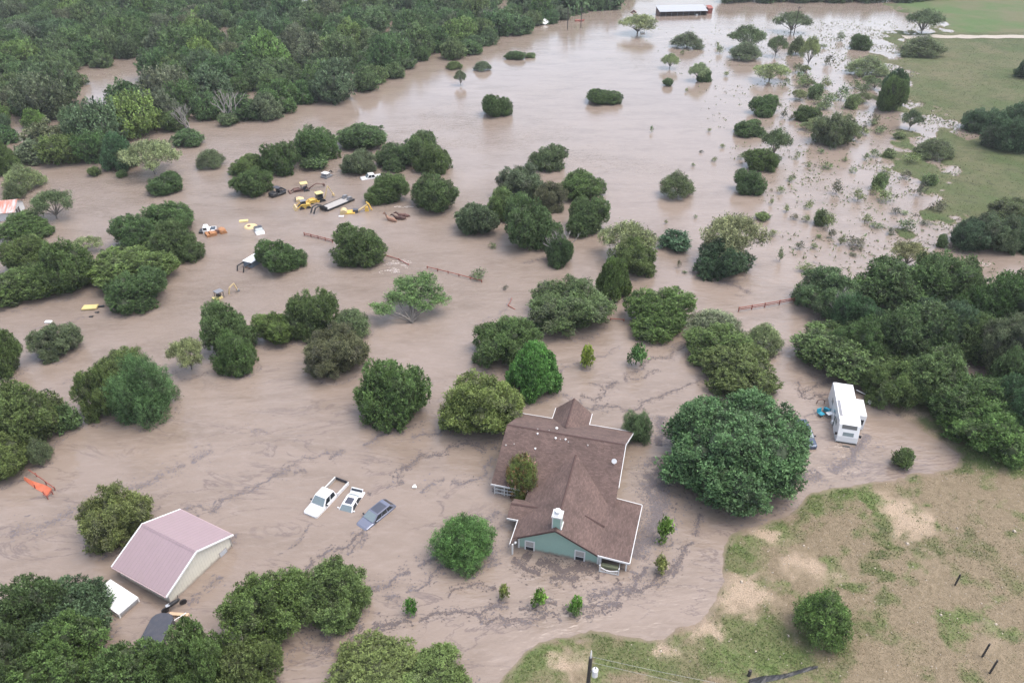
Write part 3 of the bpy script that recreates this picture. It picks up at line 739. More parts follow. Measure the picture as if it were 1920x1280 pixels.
# white sedan with its lid up
f_, r_ = at(645, 962, 0), at(675, 912, .3)
sd_ = place('sedan_car', 'white car with dark sunroof, hood under water and trunk lid raised', 'car', f_ + (f_ - r_) * .22, r_, -.95)
sd_.rotation_euler.y = R_(3)
b = MB(); loft(b, [ring(2.3, .3, .7, .75), ring(2.1, .25, .78, .84), ring(1.1, .25, .9, .88), ring(-1.4, .25, .94, .88), ring(-2.0, .25, .94, .85), ring(-2.1, .3, .8, .8)])
b.build('body', M['silver'], sd_, bevel=.03)
cabin(sd_, -1.45, -.75, .55, 1.25, .93, 1.47, .84, .66, M['carwhite'], M['carwhite'], M['glass'], back='pale', roof_pane=(-.45, .45, .42))
tl = MB(); mt = Matrix.Translation((-1.35, 0, .98)) @ Matrix.Rotation(R_(38), 4, 'Y')
tl.box(-.75, 0, -.72, .72, 0, .06, mtx=mt); lid = tl.build('trunk_lid', M['carwhite'], sd_, bevel=.02)
t2 = MB(); t2.box(-.62, -.36, -.66, .66, .062, .075, mtx=mt); t2.build('lid_glass', M['glass'], lid)
mirrors(sd_, .95, .84, .98, M['carwhite'])
# grey-blue car
f_, r_ = at(678, 986, .1), at(731, 939, .45)
gc = place('hatchback_car', 'grey-blue car with a black glass roof, nearest the house of three drowned vehicles', 'car', f_, r_, -.72)
b = MB(); loft(b, [ring(2.25, .3, .74, .72), ring(2.05, .25, .84, .84), ring(1.15, .25, .95, .90), ring(-1.7, .25, .98, .90), ring(-2.2, .3, .95, .84), ring(-2.28, .35, .8, .8)])
b.build('body', M['lavender'], gc, bevel=.03)
cabin(gc, -2.15, -1.55, .3, 1.2, .97, 1.5, .86, .66, M['lavender'], M['lavender'], M['glass'], sides=((.1, .34), (.38, .62), (.66, .94)), roof_pane=(-1.15, .22, .58))
mirrors(gc, .9, .86, 1.0, M['black'])
# dark car under the live oak
f_, r_ = at(1521, 838, .5), at(1496, 787, .6)
oc = place('suv_car', 'dark blue-grey car half hidden under the big live oak', 'car', f_, r_, -.45)
M['navy'] = mat('car_dark_blue', (.07, .09, .13), .2, metal=.3, var=.05)
b = MB(); loft(b, [ring(2.3, .3, .85, .78), ring(2.1, .25, .98, .90), ring(1.0, .25, 1.08, .93), ring(-1.9, .25, 1.1, .93), ring(-2.3, .3, 1.0, .88)])
b.build('body', M['navy'], oc, bevel=.03)
cabin(oc, -2.2, -1.9, .2, 1.05, 1.09, 1.68, .9, .72, M['navy'], M['navy'], M['glass'])
mirrors(oc, .75, .9, 1.12, M['black'])
# motorhome
Pb, Pf = at(1580.6, 717.5, 2.65), at(1594.5, 789, 2.65)
dv = (Pf - Pb); dv.z = 0; ML = dv.length
mh = empty('motorhome', (Pb.x, Pb.y, 0), math.atan2(dv.y, dv.x), 'white motorhome with one side room slid out, parked at the thicket edge', 'motorhome')
W = 1.22
b = MB()
b.prism([(0, -.35), (0, 2.45), (.15, 2.65), (ML, 2.65), (ML + .45, 2.35), (ML + 1.0, .9), (ML + 1.1, .25), (ML + 1.05, -.35)], -W, W)
b.build('body', M['white'], mh, bevel=.08)
so = MB(); so.box(ML * .34, ML * .34 + 3.35, W - .1, W + 1.0, .2, 2.35); slide = so.build('slide_out', M['white'], mh, bevel=.04)
sw_ = MB(); sw_.box(ML * .34 + 3.352, ML * .34 + 3.37, W + .2, W + .8, .9, 1.7); sw_.build('window', M['glass'], slide)
w_ = MB()
def fpt(t, y): a = Vector((ML + .45, 0, 2.35)); c_ = Vector((ML + 1.0, 0, .9)); p = a.lerp(c_, t); return (p.x, y, p.z)
n_ = Vector((1.45, 0, .55)).normalized() * .02
def fp(t0, t1, y0, y1, m, name):
    q = [Vector(fpt(t0, y0)) + n_, Vector(fpt(t0, y1)) + n_, Vector(fpt(t1, y1)) + n_, Vector(fpt(t1, y0)) + n_]
    bb = MB(); bb.add(q + [v - n_ * 2.5 for v in q], [(0, 1, 2, 3), (7, 6, 5, 4), (0, 4, 5, 1), (1, 5, 6, 2), (2, 6, 7, 3), (3, 7, 4, 0)]); return bb.build(name, m, mh)
fp(.02, .34, -.85, .85, mat('rv_screen', (.12, .12, .12), .2), 'windscreen')
fp(.62, .92, -.62, .62, M['paleglass'], 'grille')
bp_ = MB(); bp_.box(ML + .75, ML + 1.14, -W * .97, W * .97, -.4, .16); bp_.build('bumper', M['black'], mh, bevel=.03)
aw = MB(); aw.box(ML * .50, ML * .50 + 3.1, -W + .12, -W + .45, 2.655, 2.70); aw.build('solar_strip', M['steel'], mh)
hb = MB(); hb.box(.9, 1.5, -.45, .1, 2.66, 2.74); hb.build('roof_hatch', mat('hatch', (.55, .54, .52), .5), mh, bevel=.03)
h2 = MB(); h2.box(3.6, 4.2, -.3, .3, 2.66, 2.75); h2.build('roof_hatch', M['white'], mh, bevel=.03)
h3 = MB(); h3.box(.3, .45, -.9, -.75, 2.66, 2.8); h3.build('roof_vent', M['white'], mh, bevel=.03)
for x in (2.2, 4.6, 6.3):
    sv = MB(); sv.box(x, x + .9, -W - .012, -W + .02, 1.1, 1.75); sv.build('window', M['paleglass'], mh)
dr_ = MB(); dr_.box(5.55, 6.15, -W - .014, -W + .02, -.3, 1.8); dr_.build('door', M['paleglass'], mh)
for s in (-1, 1):
    mi = MB(); mi.box(ML + .75, ML + .9, s * (W + .02), s * (W + .28), .95, 1.3); mi.build('wing_mirror', M['black'], mh, bevel=.03)
fw_ = MB(); fw_.tube([(ML + 1.7, -.45, .0), (ML + 1.7, .35, .02)], .12, 8); fwo = fw_.build('tow_bar', M['black'], mh)
# camp things beside it
def chair(x, y, rz, m, label):
    p = at(x, y); c_ = empty('camp_chair', (p.x, p.y, -.12), rz, label, 'chair')
    s = MB(); s.box(-.35, .35, -.32, .32, .42, .5); s.build('seat', m, c_, bevel=.03)
    bk = MB(); bk.box(-.35, .35, .28, .36, .45, 1.05, mtx=Matrix.Rotation(R_(-12), 4, 'X')); bk.build('backrest', m, c_, bevel=.03)
    for sx in (-.34, .34):
        l_ = MB(); l_.tube([(sx, -.3, -.3), (sx, -.3, .65), (sx, .3, .7)], .025, 6); l_.build('armrest', M['black'], c_)
        l2 = MB(); l2.tube([(sx, .3, -.3), (sx, .3, .5)], .025, 6); l2.build('leg', M['black'], c_)
chair(1550, 771, 2.4, M['teal'], 'turquoise camp chair against the motorhome side')
chair(1539, 779, .4, M['teal'], 'turquoise camp chair standing farther out from the motorhome')
tb = empty('camp_table', at(1554, 780), .3, 'small table with a white sheet beside the turquoise chairs', 'table')
t_ = MB(); t_.box(-.4, .4, -.3, .3, .45, .5); t_.build('table_top', M['white'], tb, bevel=.01)
for sx in (-.35, .35):
    t_ = MB(); t_.tube([(sx, -.25, -.3), (sx, .25, .45)], .02, 6); t_.build('leg', M['darkrust'], tb)
p = at(1538.5, 756); ar = MB(); ar.tube([(-.5, 0, -.2), (-.52, 0, .35), (-.3, 0, .62), (.1, 0, .68), (.42, 0, .5), (.52, 0, -.2)], .06, 8)
o = ar.build('garden_arch', M['darkrust']); o.location = p; tag(o, 'small brown hoop half sunk in front of the turquoise chairs', 'hoop')
p = at(1614, 739); aw2 = MB(); aw2.tube([(-.6, .3, .5), (.5, -.3, .2)], .07, 8); o = aw2.build('pipe_length', M['white']); o.location = p; tag(o, 'short white pipe leaning behind the motorhome side room', 'pipe')
p = at(1629, 756); bk = MB(); bk.tube([(0, 0, 0), (0, 0, .18), (0, 0, .4)], [.26, .32, .2], 12); o = bk.build('bucket', M['white']); o.location = p; tag(o, 'small white bucket on the bank right of the motorhome', 'bucket')
p = at(1562, 793); bk = MB(); bk.box(-.25, .25, -.2, .2, -.1, .4); o = bk.build('plastic_jug', M['white'], bevel=.08); o.location = p; tag(o, 'small white container afloat by the motorhome door', 'container')

# ------------------------------------------------------------------ by the shed
wt = empty('box_trailer', at(224, 1129), R_(-30), 'white box trailer by the shed, half behind the big dark tree', 'trailer')
b = MB(); b.box(-2.6, 1.6, -1.1, 1.1, -.6, .62); b.build('body', M['white'], wt, bevel=.06)
for k in range(4):
    b = MB(); b.box(-2.2 + k * .95, -2.1 + k * .95, -1.05, 1.05, .625, .655); b.build('roof_bow', M['trimwhite'], wt)
b = MB(); b.box(1.602, 1.625, -.95, .95, -.4, .5); b.build('rear_door', M['tinwhite'], wt)
cf, cr = at(311, 1148, .7), at(277, 1215, .7)
ct_ = place('cargo_trailer', 'charcoal cargo trailer with a rounded nose below the shed corner', 'trailer', cf, cr, -.9)
b = MB()
prof = [(-3.2, -1.05), (1.1, -1.05), (1.55, -.8), (1.75, -.35), (1.75, .35), (1.55, .8), (1.1, 1.05), (-3.2, 1.05)]
n = len(prof); b.add([(x, y, -.2) for x, y in prof] + [(x, y, 1.75) for x, y in prof], [tuple(range(n))[::-1], tuple(range(n, 2 * n))] + [(i, (i + 1) % n, (i + 1) % n + n, i + n) for i in range(n)])
b.build('body', M['charcoal'], ct_, bevel=.07)
b = MB(); b.tube([(1.75, 0, .8), (2.6, 0, .82)], .07, 6); b.build('drawbar', M['black'], ct_)
b = MB(); b.box(-2.8, 1.0, -1.065, -1.0, .2, .35); b.box(-2.8, 1.0, 1.0, 1.065, .2, .35); b.build('side_rail', M['black'], ct_)
p = at(326, 1136, .3)
mc = empty('motorcycle', p, R_(35), 'small black machine at the front corner of the shed', 'motorcycle')
b = MB(); b.tube([(-.75, 0, -.1), (-.5, 0, .3), (0, 0, .42), (.4, 0, .5), (.65, 0, .62)], [.14, .2, .22, .2, .1], 8); b.build('body', M['black'], mc)
b = MB(); b.box(-.65, 0.05, -.16, .16, .42, .52); b.build('seat', mat('pale_seat', (.35, .37, .40), .5), mc, bevel=.05)
b = MB(); b.tube([(.6, -.38, .78), (.55, 0, .72), (.6, .38, .78)], .035, 6); b.build('handlebar', M['black'], mc)
for x in (-.8, .85):
    b = MB(); b.tube([(x, -.07, 0), (x, .07, 0)], .33, 16); b.build('wheel', M['black'], mc)
p = at(337, 1153, .1); b = MB(); b.box(-1.0, .9, -.16, .16, 0, .22); o = b.build('lumber_stack', M['wood'], bevel=.02); o.location = p; o.rotation_euler.z = R_(-4); tag(o, 'pale plank pile afloat at the nose of the charcoal trailer', 'lumber')
p = at(331, 1165, .3); b = MB(); b.tube([(-.9, -.5, 0), (.7, .75, .3)], .05, 6); o = b.build('white_pole', M['white']); o.location = p; tag(o, 'thin white pole beside the charcoal trailer', 'pole')

# ------------------------------------------------------------------ the orange barrier at left
ob = empty('orange_barrier', at(70, 915), 0, 'sagging orange sheet on red pipe posts at the left edge', 'barrier')
O = ob.location
def rel(x, y, z=0): return at(x, y, z) - O
tx = 120 / 1707; P_ = lambda X, Y, z=0: rel(X * tx, 860 + Y * tx, z)
top = [P_(640, 470, .3), P_(860, 580, .34), P_(1030, 640, .3), P_(1200, 690, .34), P_(1390, 790, .38)]
bot = [P_(640, 560, .03), P_(820, 700, .02), P_(960, 800, .03), P_(1120, 890, .02), P_(1250, 970, .04)]
b = MB(); b.add(top + bot + [v - Vector((0, 0, .03)) for v in top + bot], [(i, i + 1, i + 6, i + 5) for i in range(4)] + [(i + 11, i + 10, i + 15, i + 16) for i in range(4)])
b.build('sheet', M['orange'], ob)
b = MB(); b.tube([P_(760, 290, .7), P_(1100, 520, .7), P_(1430, 760, .7)], .06, 6); b.build('rail', M['redpipe'], ob)
for X, Y in ((940, 380), (1200, 600), (1430, 740), (900, 690), (1140, 870), (1370, 850), (1240, 980)):
    q = P_(X, Y, .55); b = MB(); b.tube([q - Vector((0, 0, 1.2)), q + Vector((0, 0, .02))], .06, 6); b.build('post', M['redpipe'], ob)
b = MB(); b.tube([P_(1150, 940, .3), P_(1250, 1000, .3), P_(1390, 850, .4)], .07, 6); b.build('rail', M['redpipe'], ob)

# ------------------------------------------------------------------ red pipe fence, in the pieces the flood leaves showing
def pipe_fence(pts, label, zt=.55, rails=2, n=4):
    base = at(*pts[0]); r = empty('pipe_fence', base, 0, label, 'fence')
    P3 = [at(x, y, zt) - base for x, y in pts]
    for k in range(rails):
        b = MB(); b.tube([q - Vector((0, 0, .32 * k)) for q in P3], .07, 6); b.build('rail', M['redpipe'], r)
    L_ = len(P3) - 1
    for k in range(n + 1):
        t = k / n * L_; i = min(int(t), L_ - 1); q = P3[i].lerp(P3[i + 1], t - i)
        b = MB(); b.tube([q - Vector((0, 0, 1.3)), q + Vector((0, 0, .16))], .085, 6); b.build('post', M['redpipe'], r)
pipe_fence([(570, 437), (596, 443), (623, 450)], 'red pipe fence piece ending in a post, left of the round juniper', .5)
pipe_fence([(722, 478), (748, 486), (766, 496)], 'red pipe fence piece with white water breaking over it', .16, 1, 2)
pipe_fence([(801, 500), (850, 512), (903, 526)], 'straight red pipe fence piece alone in mid-river', .35, 1, 5)
pipe_fence([(1386, 577), (1435, 569), (1490, 559)], 'red pipe fence piece running into the right thicket', .7, 2, 4)
pipe_fence([(1145, 597), (1170, 599)], 'short red pipe fence piece between two broad trees', .3, 1, 1)
p = at(955, 572); b = MB(); b.tube([(.4, 1.4, .5), (.15, .6, .3), (-.25, -.2, .05)], .06, 6); b.tube([(-.25, -.2, .1), (.9, -1.3, .02)], .08, 6); o = b.build('bent_pipe', M['redpipe']); o.location = p; tag(o, 'bent red pipe sticking out of the river behind the house trees', 'pipe')

# ------------------------------------------------------------------ machinery yard
def px(x, y, z=0): return at(x, y, z)
def backhoe(x, y, rz, label, ym, canopy, dig, zf=-.9, cab=True, pts=None):
    p = px(x, y); r = empty('backhoe_loader', (p.x, p.y, zf), rz, label, 'backhoe')
    b = MB(); b.box(.2, 1.9, -.45, .45, .75, 1.5, taper=(.12, .06)); b.box(-1.2, .4, -.7, .7, .6, 1.15); b.build('body', ym, r, bevel=.05)
    b = MB()
    for sx in (-1.05, .15):
        for sy in (-.6, .6): b.tube([(sx, sy, 1.1), (sx * .9, sy * .95, 2.5)], .05, 6)
    b.build('cab_frame', M['black'], r)
    if cab:
        b = MB(); b.box(-.95, .05, -.55, .55, 1.2, 2.4); b.build('cab_glass', M['glass'], r, bevel=.03)
    else:
        b = MB(); b.box(-.7, -.2, -.25, .25, 1.1, 1.5); b.box(-.75, -.62, -.25, .25, 1.4, 1.9); b.build('seat', M['black'], r, bevel=.04)
    b = MB(); b.box(-1.2, .3, -.75, .75, 2.5, 2.62); b.build('canopy', canopy, r, bevel=.05)
    for sy in (-.55, .55):
        b = MB(); b.tube([(.5, sy, 1.5), (1.6, sy, 1.5), (2.5, sy, .9)], .11, 6); b.build('loader_arm', ym, r)
    b = MB(); b.prism([(2.4, .5), (2.45, 1.25), (2.75, 1.3), (3.15, .55), (2.8, .45)], -1.0, 1.0); b.build('bucket', ym, r, bevel=.03)
    b = MB(); b.tube([(-1.2, 0, .9), (-1.6, 0, 1.3), pts[0]], [.16, .15, .11], 6); b.build('boom', dig, r)
    b = MB(); b.tube([pts[0], pts[1]], [.11, .08], 6); b.build('stick', dig, r)
    b = MB(); b.prism([(pts[1][0] - .25, pts[1][2] - .3), (pts[1][0] - .1, pts[1][2] + .25), (pts[1][0] + .25, pts[1][2] + .15), (pts[1][0] + .2, pts[1][2] - .35)], -.25, .25); b.build('digging_bucket', dig, r, bevel=.02)
    for sx, rad in ((-.75, .72), (1.5, .5)):
        for sy in (-.85, .85):
            b = MB(); b.tube([(sx, sy - .17, rad), (sx, sy + .17, rad)], rad, 16); b.build('wheel', M['black'], r)
    return r
backhoe(567, 357, R_(205), 'older open backhoe with a pale yellow canopy, its arm stretched low', M['darkrust'], M['paleyellow'], M['darkrust'], -1.0, False, [(-3.0, 0, 2.0), (-4.6, 0, 1.6)])
backhoe(596, 377, R_(215), 'yellow backhoe with a yellow cab roof and its arm folded high', M['yellow'], M['paleyellow'], M['tanyellow'], -.85, True, [(-2.5, 0, 3.6), (-3.5, 0, 1.5)])
# wheel loader, bucket and cage
p = px(570, 389); wl = empty('skid_loader', (p.x, p.y, -.55), R_(205), 'yellow and black loader in front of the yellow backhoe', 'loader')
b = MB(); b.box(-1.3, .4, -.65, .65, .5, 1.25, taper=(.1, .08)); b.build('body', M['yellow'], wl, bevel=.06)
b = MB(); b.box(-.5, .55, -.5, .5, 1.25, 2.0, taper=(.08, .06)); b.build('cab', M['black'], wl, bevel=.05)
b = MB(); b.box(-.55, .6, -.55, .55, 2.0, 2.08); b.build('canopy', M['steel'], wl, bevel=.02)
for s in (-.72, .72):
    b = MB(); b.tube([(-1.2, s, 1.35), (.5, s, 1.45), (1.4, s, .8)], .1, 6); b.build('loader_arm', M['yellow'], wl)
b = MB(); b.prism([(1.35, .45), (1.4, 1.15), (1.7, 1.2), (2.1, .5), (1.8, .4)], -1.0, 1.0); b.build('bucket', M['tanyellow'], wl, bevel=.03)
for sx in (-.8, .5):
    for sy in (-.85, .85): b = MB(); b.tube([(sx, sy - .16, .5), (sx, sy + .16, .5)], .5, 14); b.build('wheel', M['black'], wl)
p = px(563, 376); fa = empty('loader_attachment', (p.x, p.y, 0), .3, 'olive-yellow bucket attachment half sunk left of the loader', 'attachment')
b = MB(); b.prism([(-.9, -.3), (-.85, .45), (-.2, .6), (.7, .35), (.9, -.3)], -.8, .8); b.build('shell', M['tanyellow'], fa, bevel=.05)
b = MB(); b.tube([(-.9, -.6, .5), (-.9, .6, .5)], .1, 6); b.build('bar', M['black'], fa)
# black utility vehicle
p = px(520, 366); uv = empty('utility_vehicle', (p.x, p.y, -.25), R_(230), 'black open utility vehicle beside the round dark tree', 'utility vehicle')
b = MB(); loft(b, [ring(1.35, .4, .8, .6), ring(1.2, .35, 1.0, .72), ring(.3, .35, 1.05, .74), ring(.25, .35, .75, .74), ring(-1.4, .35, .75, .74)]); b.build('body', M['black'], uv, bevel=.03)
b = MB()
for sx, tx_ in ((.55, .2), (-.55, -.5)):
    for sy in (-.66, .66): b.tube([(sx, sy, .95), (tx_, sy * .9, 1.75)], .04, 6)
b.build('roll_cage', M['black'], uv)
b = MB(); b.box(-.6, .3, -.64, .64, 1.75, 1.81); b.build('roof', M['charcoal'], uv, bevel=.02)
b = MB(); b.box(-1.5, -.62, -.72, -.66, .8, 1.12); b.box(-1.5, -.62, .66, .72, .8, 1.12); b.box(-1.5, -1.44, -.66, .66, .8, 1.12); b.build('cargo_box', M['charcoal'], uv)
b = MB(); b.box(-.5, -.2, -.6, .6, .8, 1.3); b.build('seat', M['black'], uv, bevel=.04)
uv.scale = (1.2, 1.2, 1.1)
# lowboy trailer
fr_, bk_ = px(607, 391, .35), px(655, 371, .35)
lb_ = place('lowboy_trailer', 'long grey plank-decked lowboy trailer with a black gooseneck', 'trailer', fr_, bk_, 0)
LL = (fr_ - bk_).length / 2
b = MB(); b.box(-LL, LL, -1.15, 1.15, .22, .34); b.build('deck', M['plank'], lb_, uv=True)
for s in (-1.2, 1.2): b = MB(); b.box(-LL - .3, LL, s - .07, s + .07, .05, .42); b.build('side_beam', M['black'], lb_, bevel=.02)
b = MB()
for s in (-.45, .45): b.tube([(LL - .2, s, .3), (LL + .2, s, 1.0), (LL + 1.2, s, 1.5), (LL + 2.3, s, 1.35), (LL + 2.9, s, .3)], .16, 6)
b.box(LL - .1, LL + .25, -1.1, 1.1, .3, .9); b.build('gooseneck', M['black'], lb_)
for s in (-.7, .7): b = MB(); b.prism([(-LL - .1, .3), (-LL + .1, .9), (-LL + .9, .95), (-LL + 1.2, .35)], s - .3, s + .3); b.build('loading_ramp', M['steel'], lb_)
# nearly sunk excavator
p = px(663, 398); ex = empty('excavator', (p.x, p.y, -1.1), R_(10), 'mostly sunk yellow excavator with its folded arm by a round juniper', 'excavator')
b = MB(); b.tube([(-1.9, -.75, 1.25), (-1.9, .75, 1.25)], .72, 16); b.build('counterweight', M['tanyellow'], ex)
b = MB(); b.box(-1.6, .3, -.8, .8, .9, 1.35); b.build('body', M['yellow'], ex, bevel=.1)
b = MB(); b.box(-.1, .95, -.55, .45, .9, 1.75); b.build('cab', M['charcoal'], ex, bevel=.08)
b = MB(); b.tube([(.9, 0, 1.3), (2.0, .2, 1.9), (2.9, .3, 2.6)], [.2, .2, .16], 6); b.build('boom', M['tanyellow'], ex)
b = MB(); b.tube([(2.6, .3, 3.0), (3.1, .3, 2.5), (3.6, .3, 1.2)], [.15, .17, .15], 6); b.build('stick', M['yellow'], ex)
b = MB(); b.prism([(2.2, 1.1), (2.3, 1.9), (2.9, 2.0), (3.0, 1.1)], -.1, .7); b.build('bucket', M['yellow'], ex, bevel=.03)
p = px(640, 406); b = MB(); b.box(-.5, .5, -.25, .25, -.1, .14); o = b.build('sunken_hood', M['white'], bevel=.06); o.location = p; tag(o, 'white lid just breaking the surface left of the sunk excavator', 'lid')
# mini excavator
p = px(411, 558); me_ = empty('mini_excavator', (p.x, p.y, -.75), R_(48), 'small excavator with a grey canopy and a bent arm alone in the river', 'excavator')
b = MB(); b.box(-1.0, .4, -.6, .6, .55, 1.0); b.build('body', M['paleyellow'], me_, bevel=.08)
b = MB()
for sx in (-.4, .6):
    for sy in (-.5, .5): b.tube([(sx, sy, .8), (sx, sy, 1.85)], .05, 6)
b.build('cab_frame', M['black'], me_)
b = MB(); b.box(-.5, .75, -.6, .6, 1.85, 1.98); b.build('canopy', M['steel'], me_, bevel=.03)
b = MB(); b.box(-.3, .2, -.3, .3, .95, 1.45); b.build('seat', M['black'], me_, bevel=.05)
b = MB(); b.tube([(1.6, -.2, .7), (1.9, -.3, 1.9), (2.7, -.4, 2.4)], [.12, .12, .1], 6); b.build('boom', M['tanyellow'], me_)
b = MB(); b.tube([(2.7, -.4, 2.4), (3.1, -.45, .8)], [.12, .1], 6); b.build('stick', M['tanyellow'], me_)
b = MB(); b.prism([(2.95, .55), (3.0, 1.1), (3.3, 1.15), (3.45, .6)], -.65, -.25); b.build('bucket', M['steel'], me_, bevel=.02)
# crane truck and rusty loader
p = px(392, 434); tk = empty('service_truck', (p.x, p.y, -.9), R_(190), 'white service truck behind a rusty orange loader', 'truck')
b = MB(); b.box(-1.3, .9, -.95, .95, .6, 1.5); b.build('body', M['white'], tk, bevel=.06)
b = MB(); b.box(.0, 1.0, -.85, .85, 1.5, 2.1, taper=(.15, .08)); b.build('cab', M['white'], tk, bevel=.06)
b = MB(); b.box(.15, .75, -.87, -.8, 1.58, 1.98); b.box(.15, .75, .8, .87, 1.58, 1.98); b.build('side_window', M['glass'], tk)
b = MB(); b.box(1.0, 1.7, -.8, .8, .7, 1.25); b.build('grille', M['black'], tk, bevel=.05)
b = MB(); b.box(-1.25, -.3, -.7, .7, 1.505, 1.53); b.build('roof_hatch', M['glass'], tk)
p = px(408, 437); rl_ = empty('rusty_loader', (p.x, p.y, -.5), R_(35), 'rusty orange wheel loader alongside the white service truck', 'loader')
b = MB(); b.box(-1.4, -.2, -.6, .6, .4, 1.0); b.box(.2, 1.6, -.65, .65, .4, 1.15, taper=(.15, .1)); b.build('body', M['rust'], rl_, bevel=.07)
b = MB(); b.box(-.3, .3, -.35, .35, .4, 1.2); b.build('cab', M['darkrust'], rl_, bevel=.05)
for sx in (-1.0, .95):
    for sy in (-.8, .8): b = MB(); b.tube([(sx, sy - .2, .5), (sx, sy + .2, .5)], .62, 14); b.build('wheel', M['rust'], rl_)
b = MB(); b.prism([(-2.2, .2), (-2.1, .9), (-1.6, .95), (-1.4, .3)], -.9, .9); b.build('bucket', M['rust'], rl_, bevel=.03)
# sunken tank and tractor, white car
p = px(470, 425); yt = empty('sunken_tank', (p.x, p.y, -.25), .2, 'round yellow tank top awash beside the white drowned car', 'tank')
b = MB(); b.tube([(0, 0, -.4), (0, 0, .22), (0, 0, .42)], [1.3, 1.3, 1.1], 24); b.build('shell', M['tanyellow'], yt)
b = MB(); b.tube([(-.3, 0, .4), (-.3, 0, .5)], .3, 14); b.build('hatch', M['darkrust'], yt)
p = px(457, 415); b = MB(); b.box(-.85, .85, -.4, .4, -.2, .22); o = b.build('sunken_roof', M['paleyellow'], bevel=.12, seg=3); o.location = p; o.rotation_euler.z = .25; tag(o, 'pale yellow machine roof awash above the round tank', 'roof')
f_, r_ = px(489, 439, .2), px(482, 424, .3)
wc = place('white_car', 'white car sunk to the windows beside the round yellow tank', 'car', f_, r_, -.75)
b = MB(); loft(b, [ring(1.6, .3, .8, .7), ring(1.4, .25, 1.0, .82), ring(.5, .25, 1.1, .85), ring(-1.3, .25, 1.1, .85), ring(-1.5, .3, .9, .8)]); b.build('body', M['carwhite'], wc, bevel=.04)
cabin(wc, -1.3, -.9, .1, .6, 1.08, 1.55, .82, .66, M['lavender'], M['charcoal'], M['paleglass'], sides=((.1, .9),))
# blue-grey trailer with a gooseneck frame
f_, r_ = px(462, 499, .3), px(486, 484, .3)
bt = place('gooseneck_trailer', 'blue-grey box trailer with a black gooseneck frame beside a round juniper', 'trailer', f_, r_, 0)
b = MB(); b.box(-2.2, 1.3, -.95, .95, -.5, .95); b.build('body', M['bluegrey'], bt, bevel=.03)
b = MB(); b.box(-2.25, 1.35, -1.0, 1.0, .95, 1.02); b.build('roof', M['white'], bt, bevel=.02)
b = MB()
for s in (-.8, .8): b.tube([(1.3, s, .75), (2.9, s * .9, .85), (3.3, s * .8, -.3)], .12, 6)
b.build('gooseneck', M['black'], bt)
b = MB(); b.tube([(3.25, -.75, -.05), (3.25, .75, -.05)], .1, 6); b.tube([(1.7, -.8, .05), (1.7, .8, .05)], .08, 6); b.build('cross_bar', M['darkrust'], bt)
# white cab truck overgrown, white pickup behind juniper
p = px(612, 332); ot = empty('old_truck', (p.x, p.y, -.85), R_(60), 'old truck with a white cab roof and weeds over its nose', 'truck')
b = MB(); b.box(-1.0, 1.2, -.85, .85, .4, 1.2); b.build('body', M['steel'], ot, bevel=.06)
b = MB(); b.box(-.7, .5, -.8, .8, 1.2, 1.8, taper=(.1, .06)); b.build('cab', M['steel'], ot, bevel=.05)
b = MB(); b.box(-.72, .52, -.8, .8, 1.8, 1.88); b.build('roof', M['white'], ot, bevel=.03)
b = MB(); b.tube([(1.0, .5, 1.0), (2.3, .7, 1.5), (2.8, .8, .9)], .12, 6); b.build('bed_frame', M['black'], ot)
f_, r_ = px(686, 331, .4), px(706, 328, .4)
wp2 = place('white_pickup', 'white pickup peeping out behind the neat round juniper', 'truck', f_, r_, -.85)
b = MB(); loft(b, [ring(2.4, .3, .9, .8), ring(2.2, .3, 1.05, .92), ring(-2.4, .3, 1.1, .95)]); b.build('body', M['carwhite'], wp2, bevel=.04)
cabin(wp2, -.8, -.6, .6, 1.2, 1.08, 1.75, .9, .7, M['carwhite'], M['carwhite'], M['glass'])
b = MB(); b.box(2.35, 2.5, -.85, .85, .4, .9); b.build('grille', M['black'], wp2, bevel=.04)
p = px(171, 578); yr = empty('sunken_machine', (p.x, p.y, 0), .12, 'drowned machine with a tan-yellow roof beneath the group of five junipers', 'machine')
b = MB(); b.box(-1.2, 1.0, -.65, .65, .12, .34); b.build('roof', M['paleyellow'], yr, bevel=.06)
b = MB(); b.box(-1.05, .9, -.55, .55, -.8, .12); b.build('cab', M['tanyellow'], yr)
b = MB(); b.tube([(1.0, .2, .1), (1.9, .3, .15)], .16, 6); b.build('exhaust', M['black'], yr)
for x, y in ((182, 586), (171, 594)):
    p = px(x, y); b = MB(); b.tube([(-.3, 0, 0), (.3, 0, .03)], [.14, .2], 8); o = b.build('wheel_top', M['black']); o.location = p; tag(o, 'dark wheel top just breaking the surface near the tan-yellow roof', 'wheel', 'dark wheel tops near the tan-yellow roof')
p = px(91, 604); b = MB(); b.box(-.5, .5, -.3, .3, -.1, .2); o = b.build('drum', M['white'], bevel=.08); o.location = p; tag(o, 'white lid showing above the grey-green scrubby tree at left', 'lid')
p = px(777, 913); b = MB(); b.box(-.25, .25, -.15, .15, 0, .1); b.box(-.1, .15, -.2, .3, .1, .16); o = b.build('floating_litter', M['white'], bevel=.02); o.location = p; tag(o, 'scrap of white litter afloat between the cars and the house', 'litter')
p = px(928, 920); b = MB()
for k in range(5): a = k * 1.3; b.tube([(0, 0, .1), (math.cos(a) * .4, math.sin(a) * .4, .25)], .035, 5)
o = b.build('patio_frame', M['black']); o.location = p; tag(o, 'small dark patio furniture frame by the left porch of the house', 'furniture')

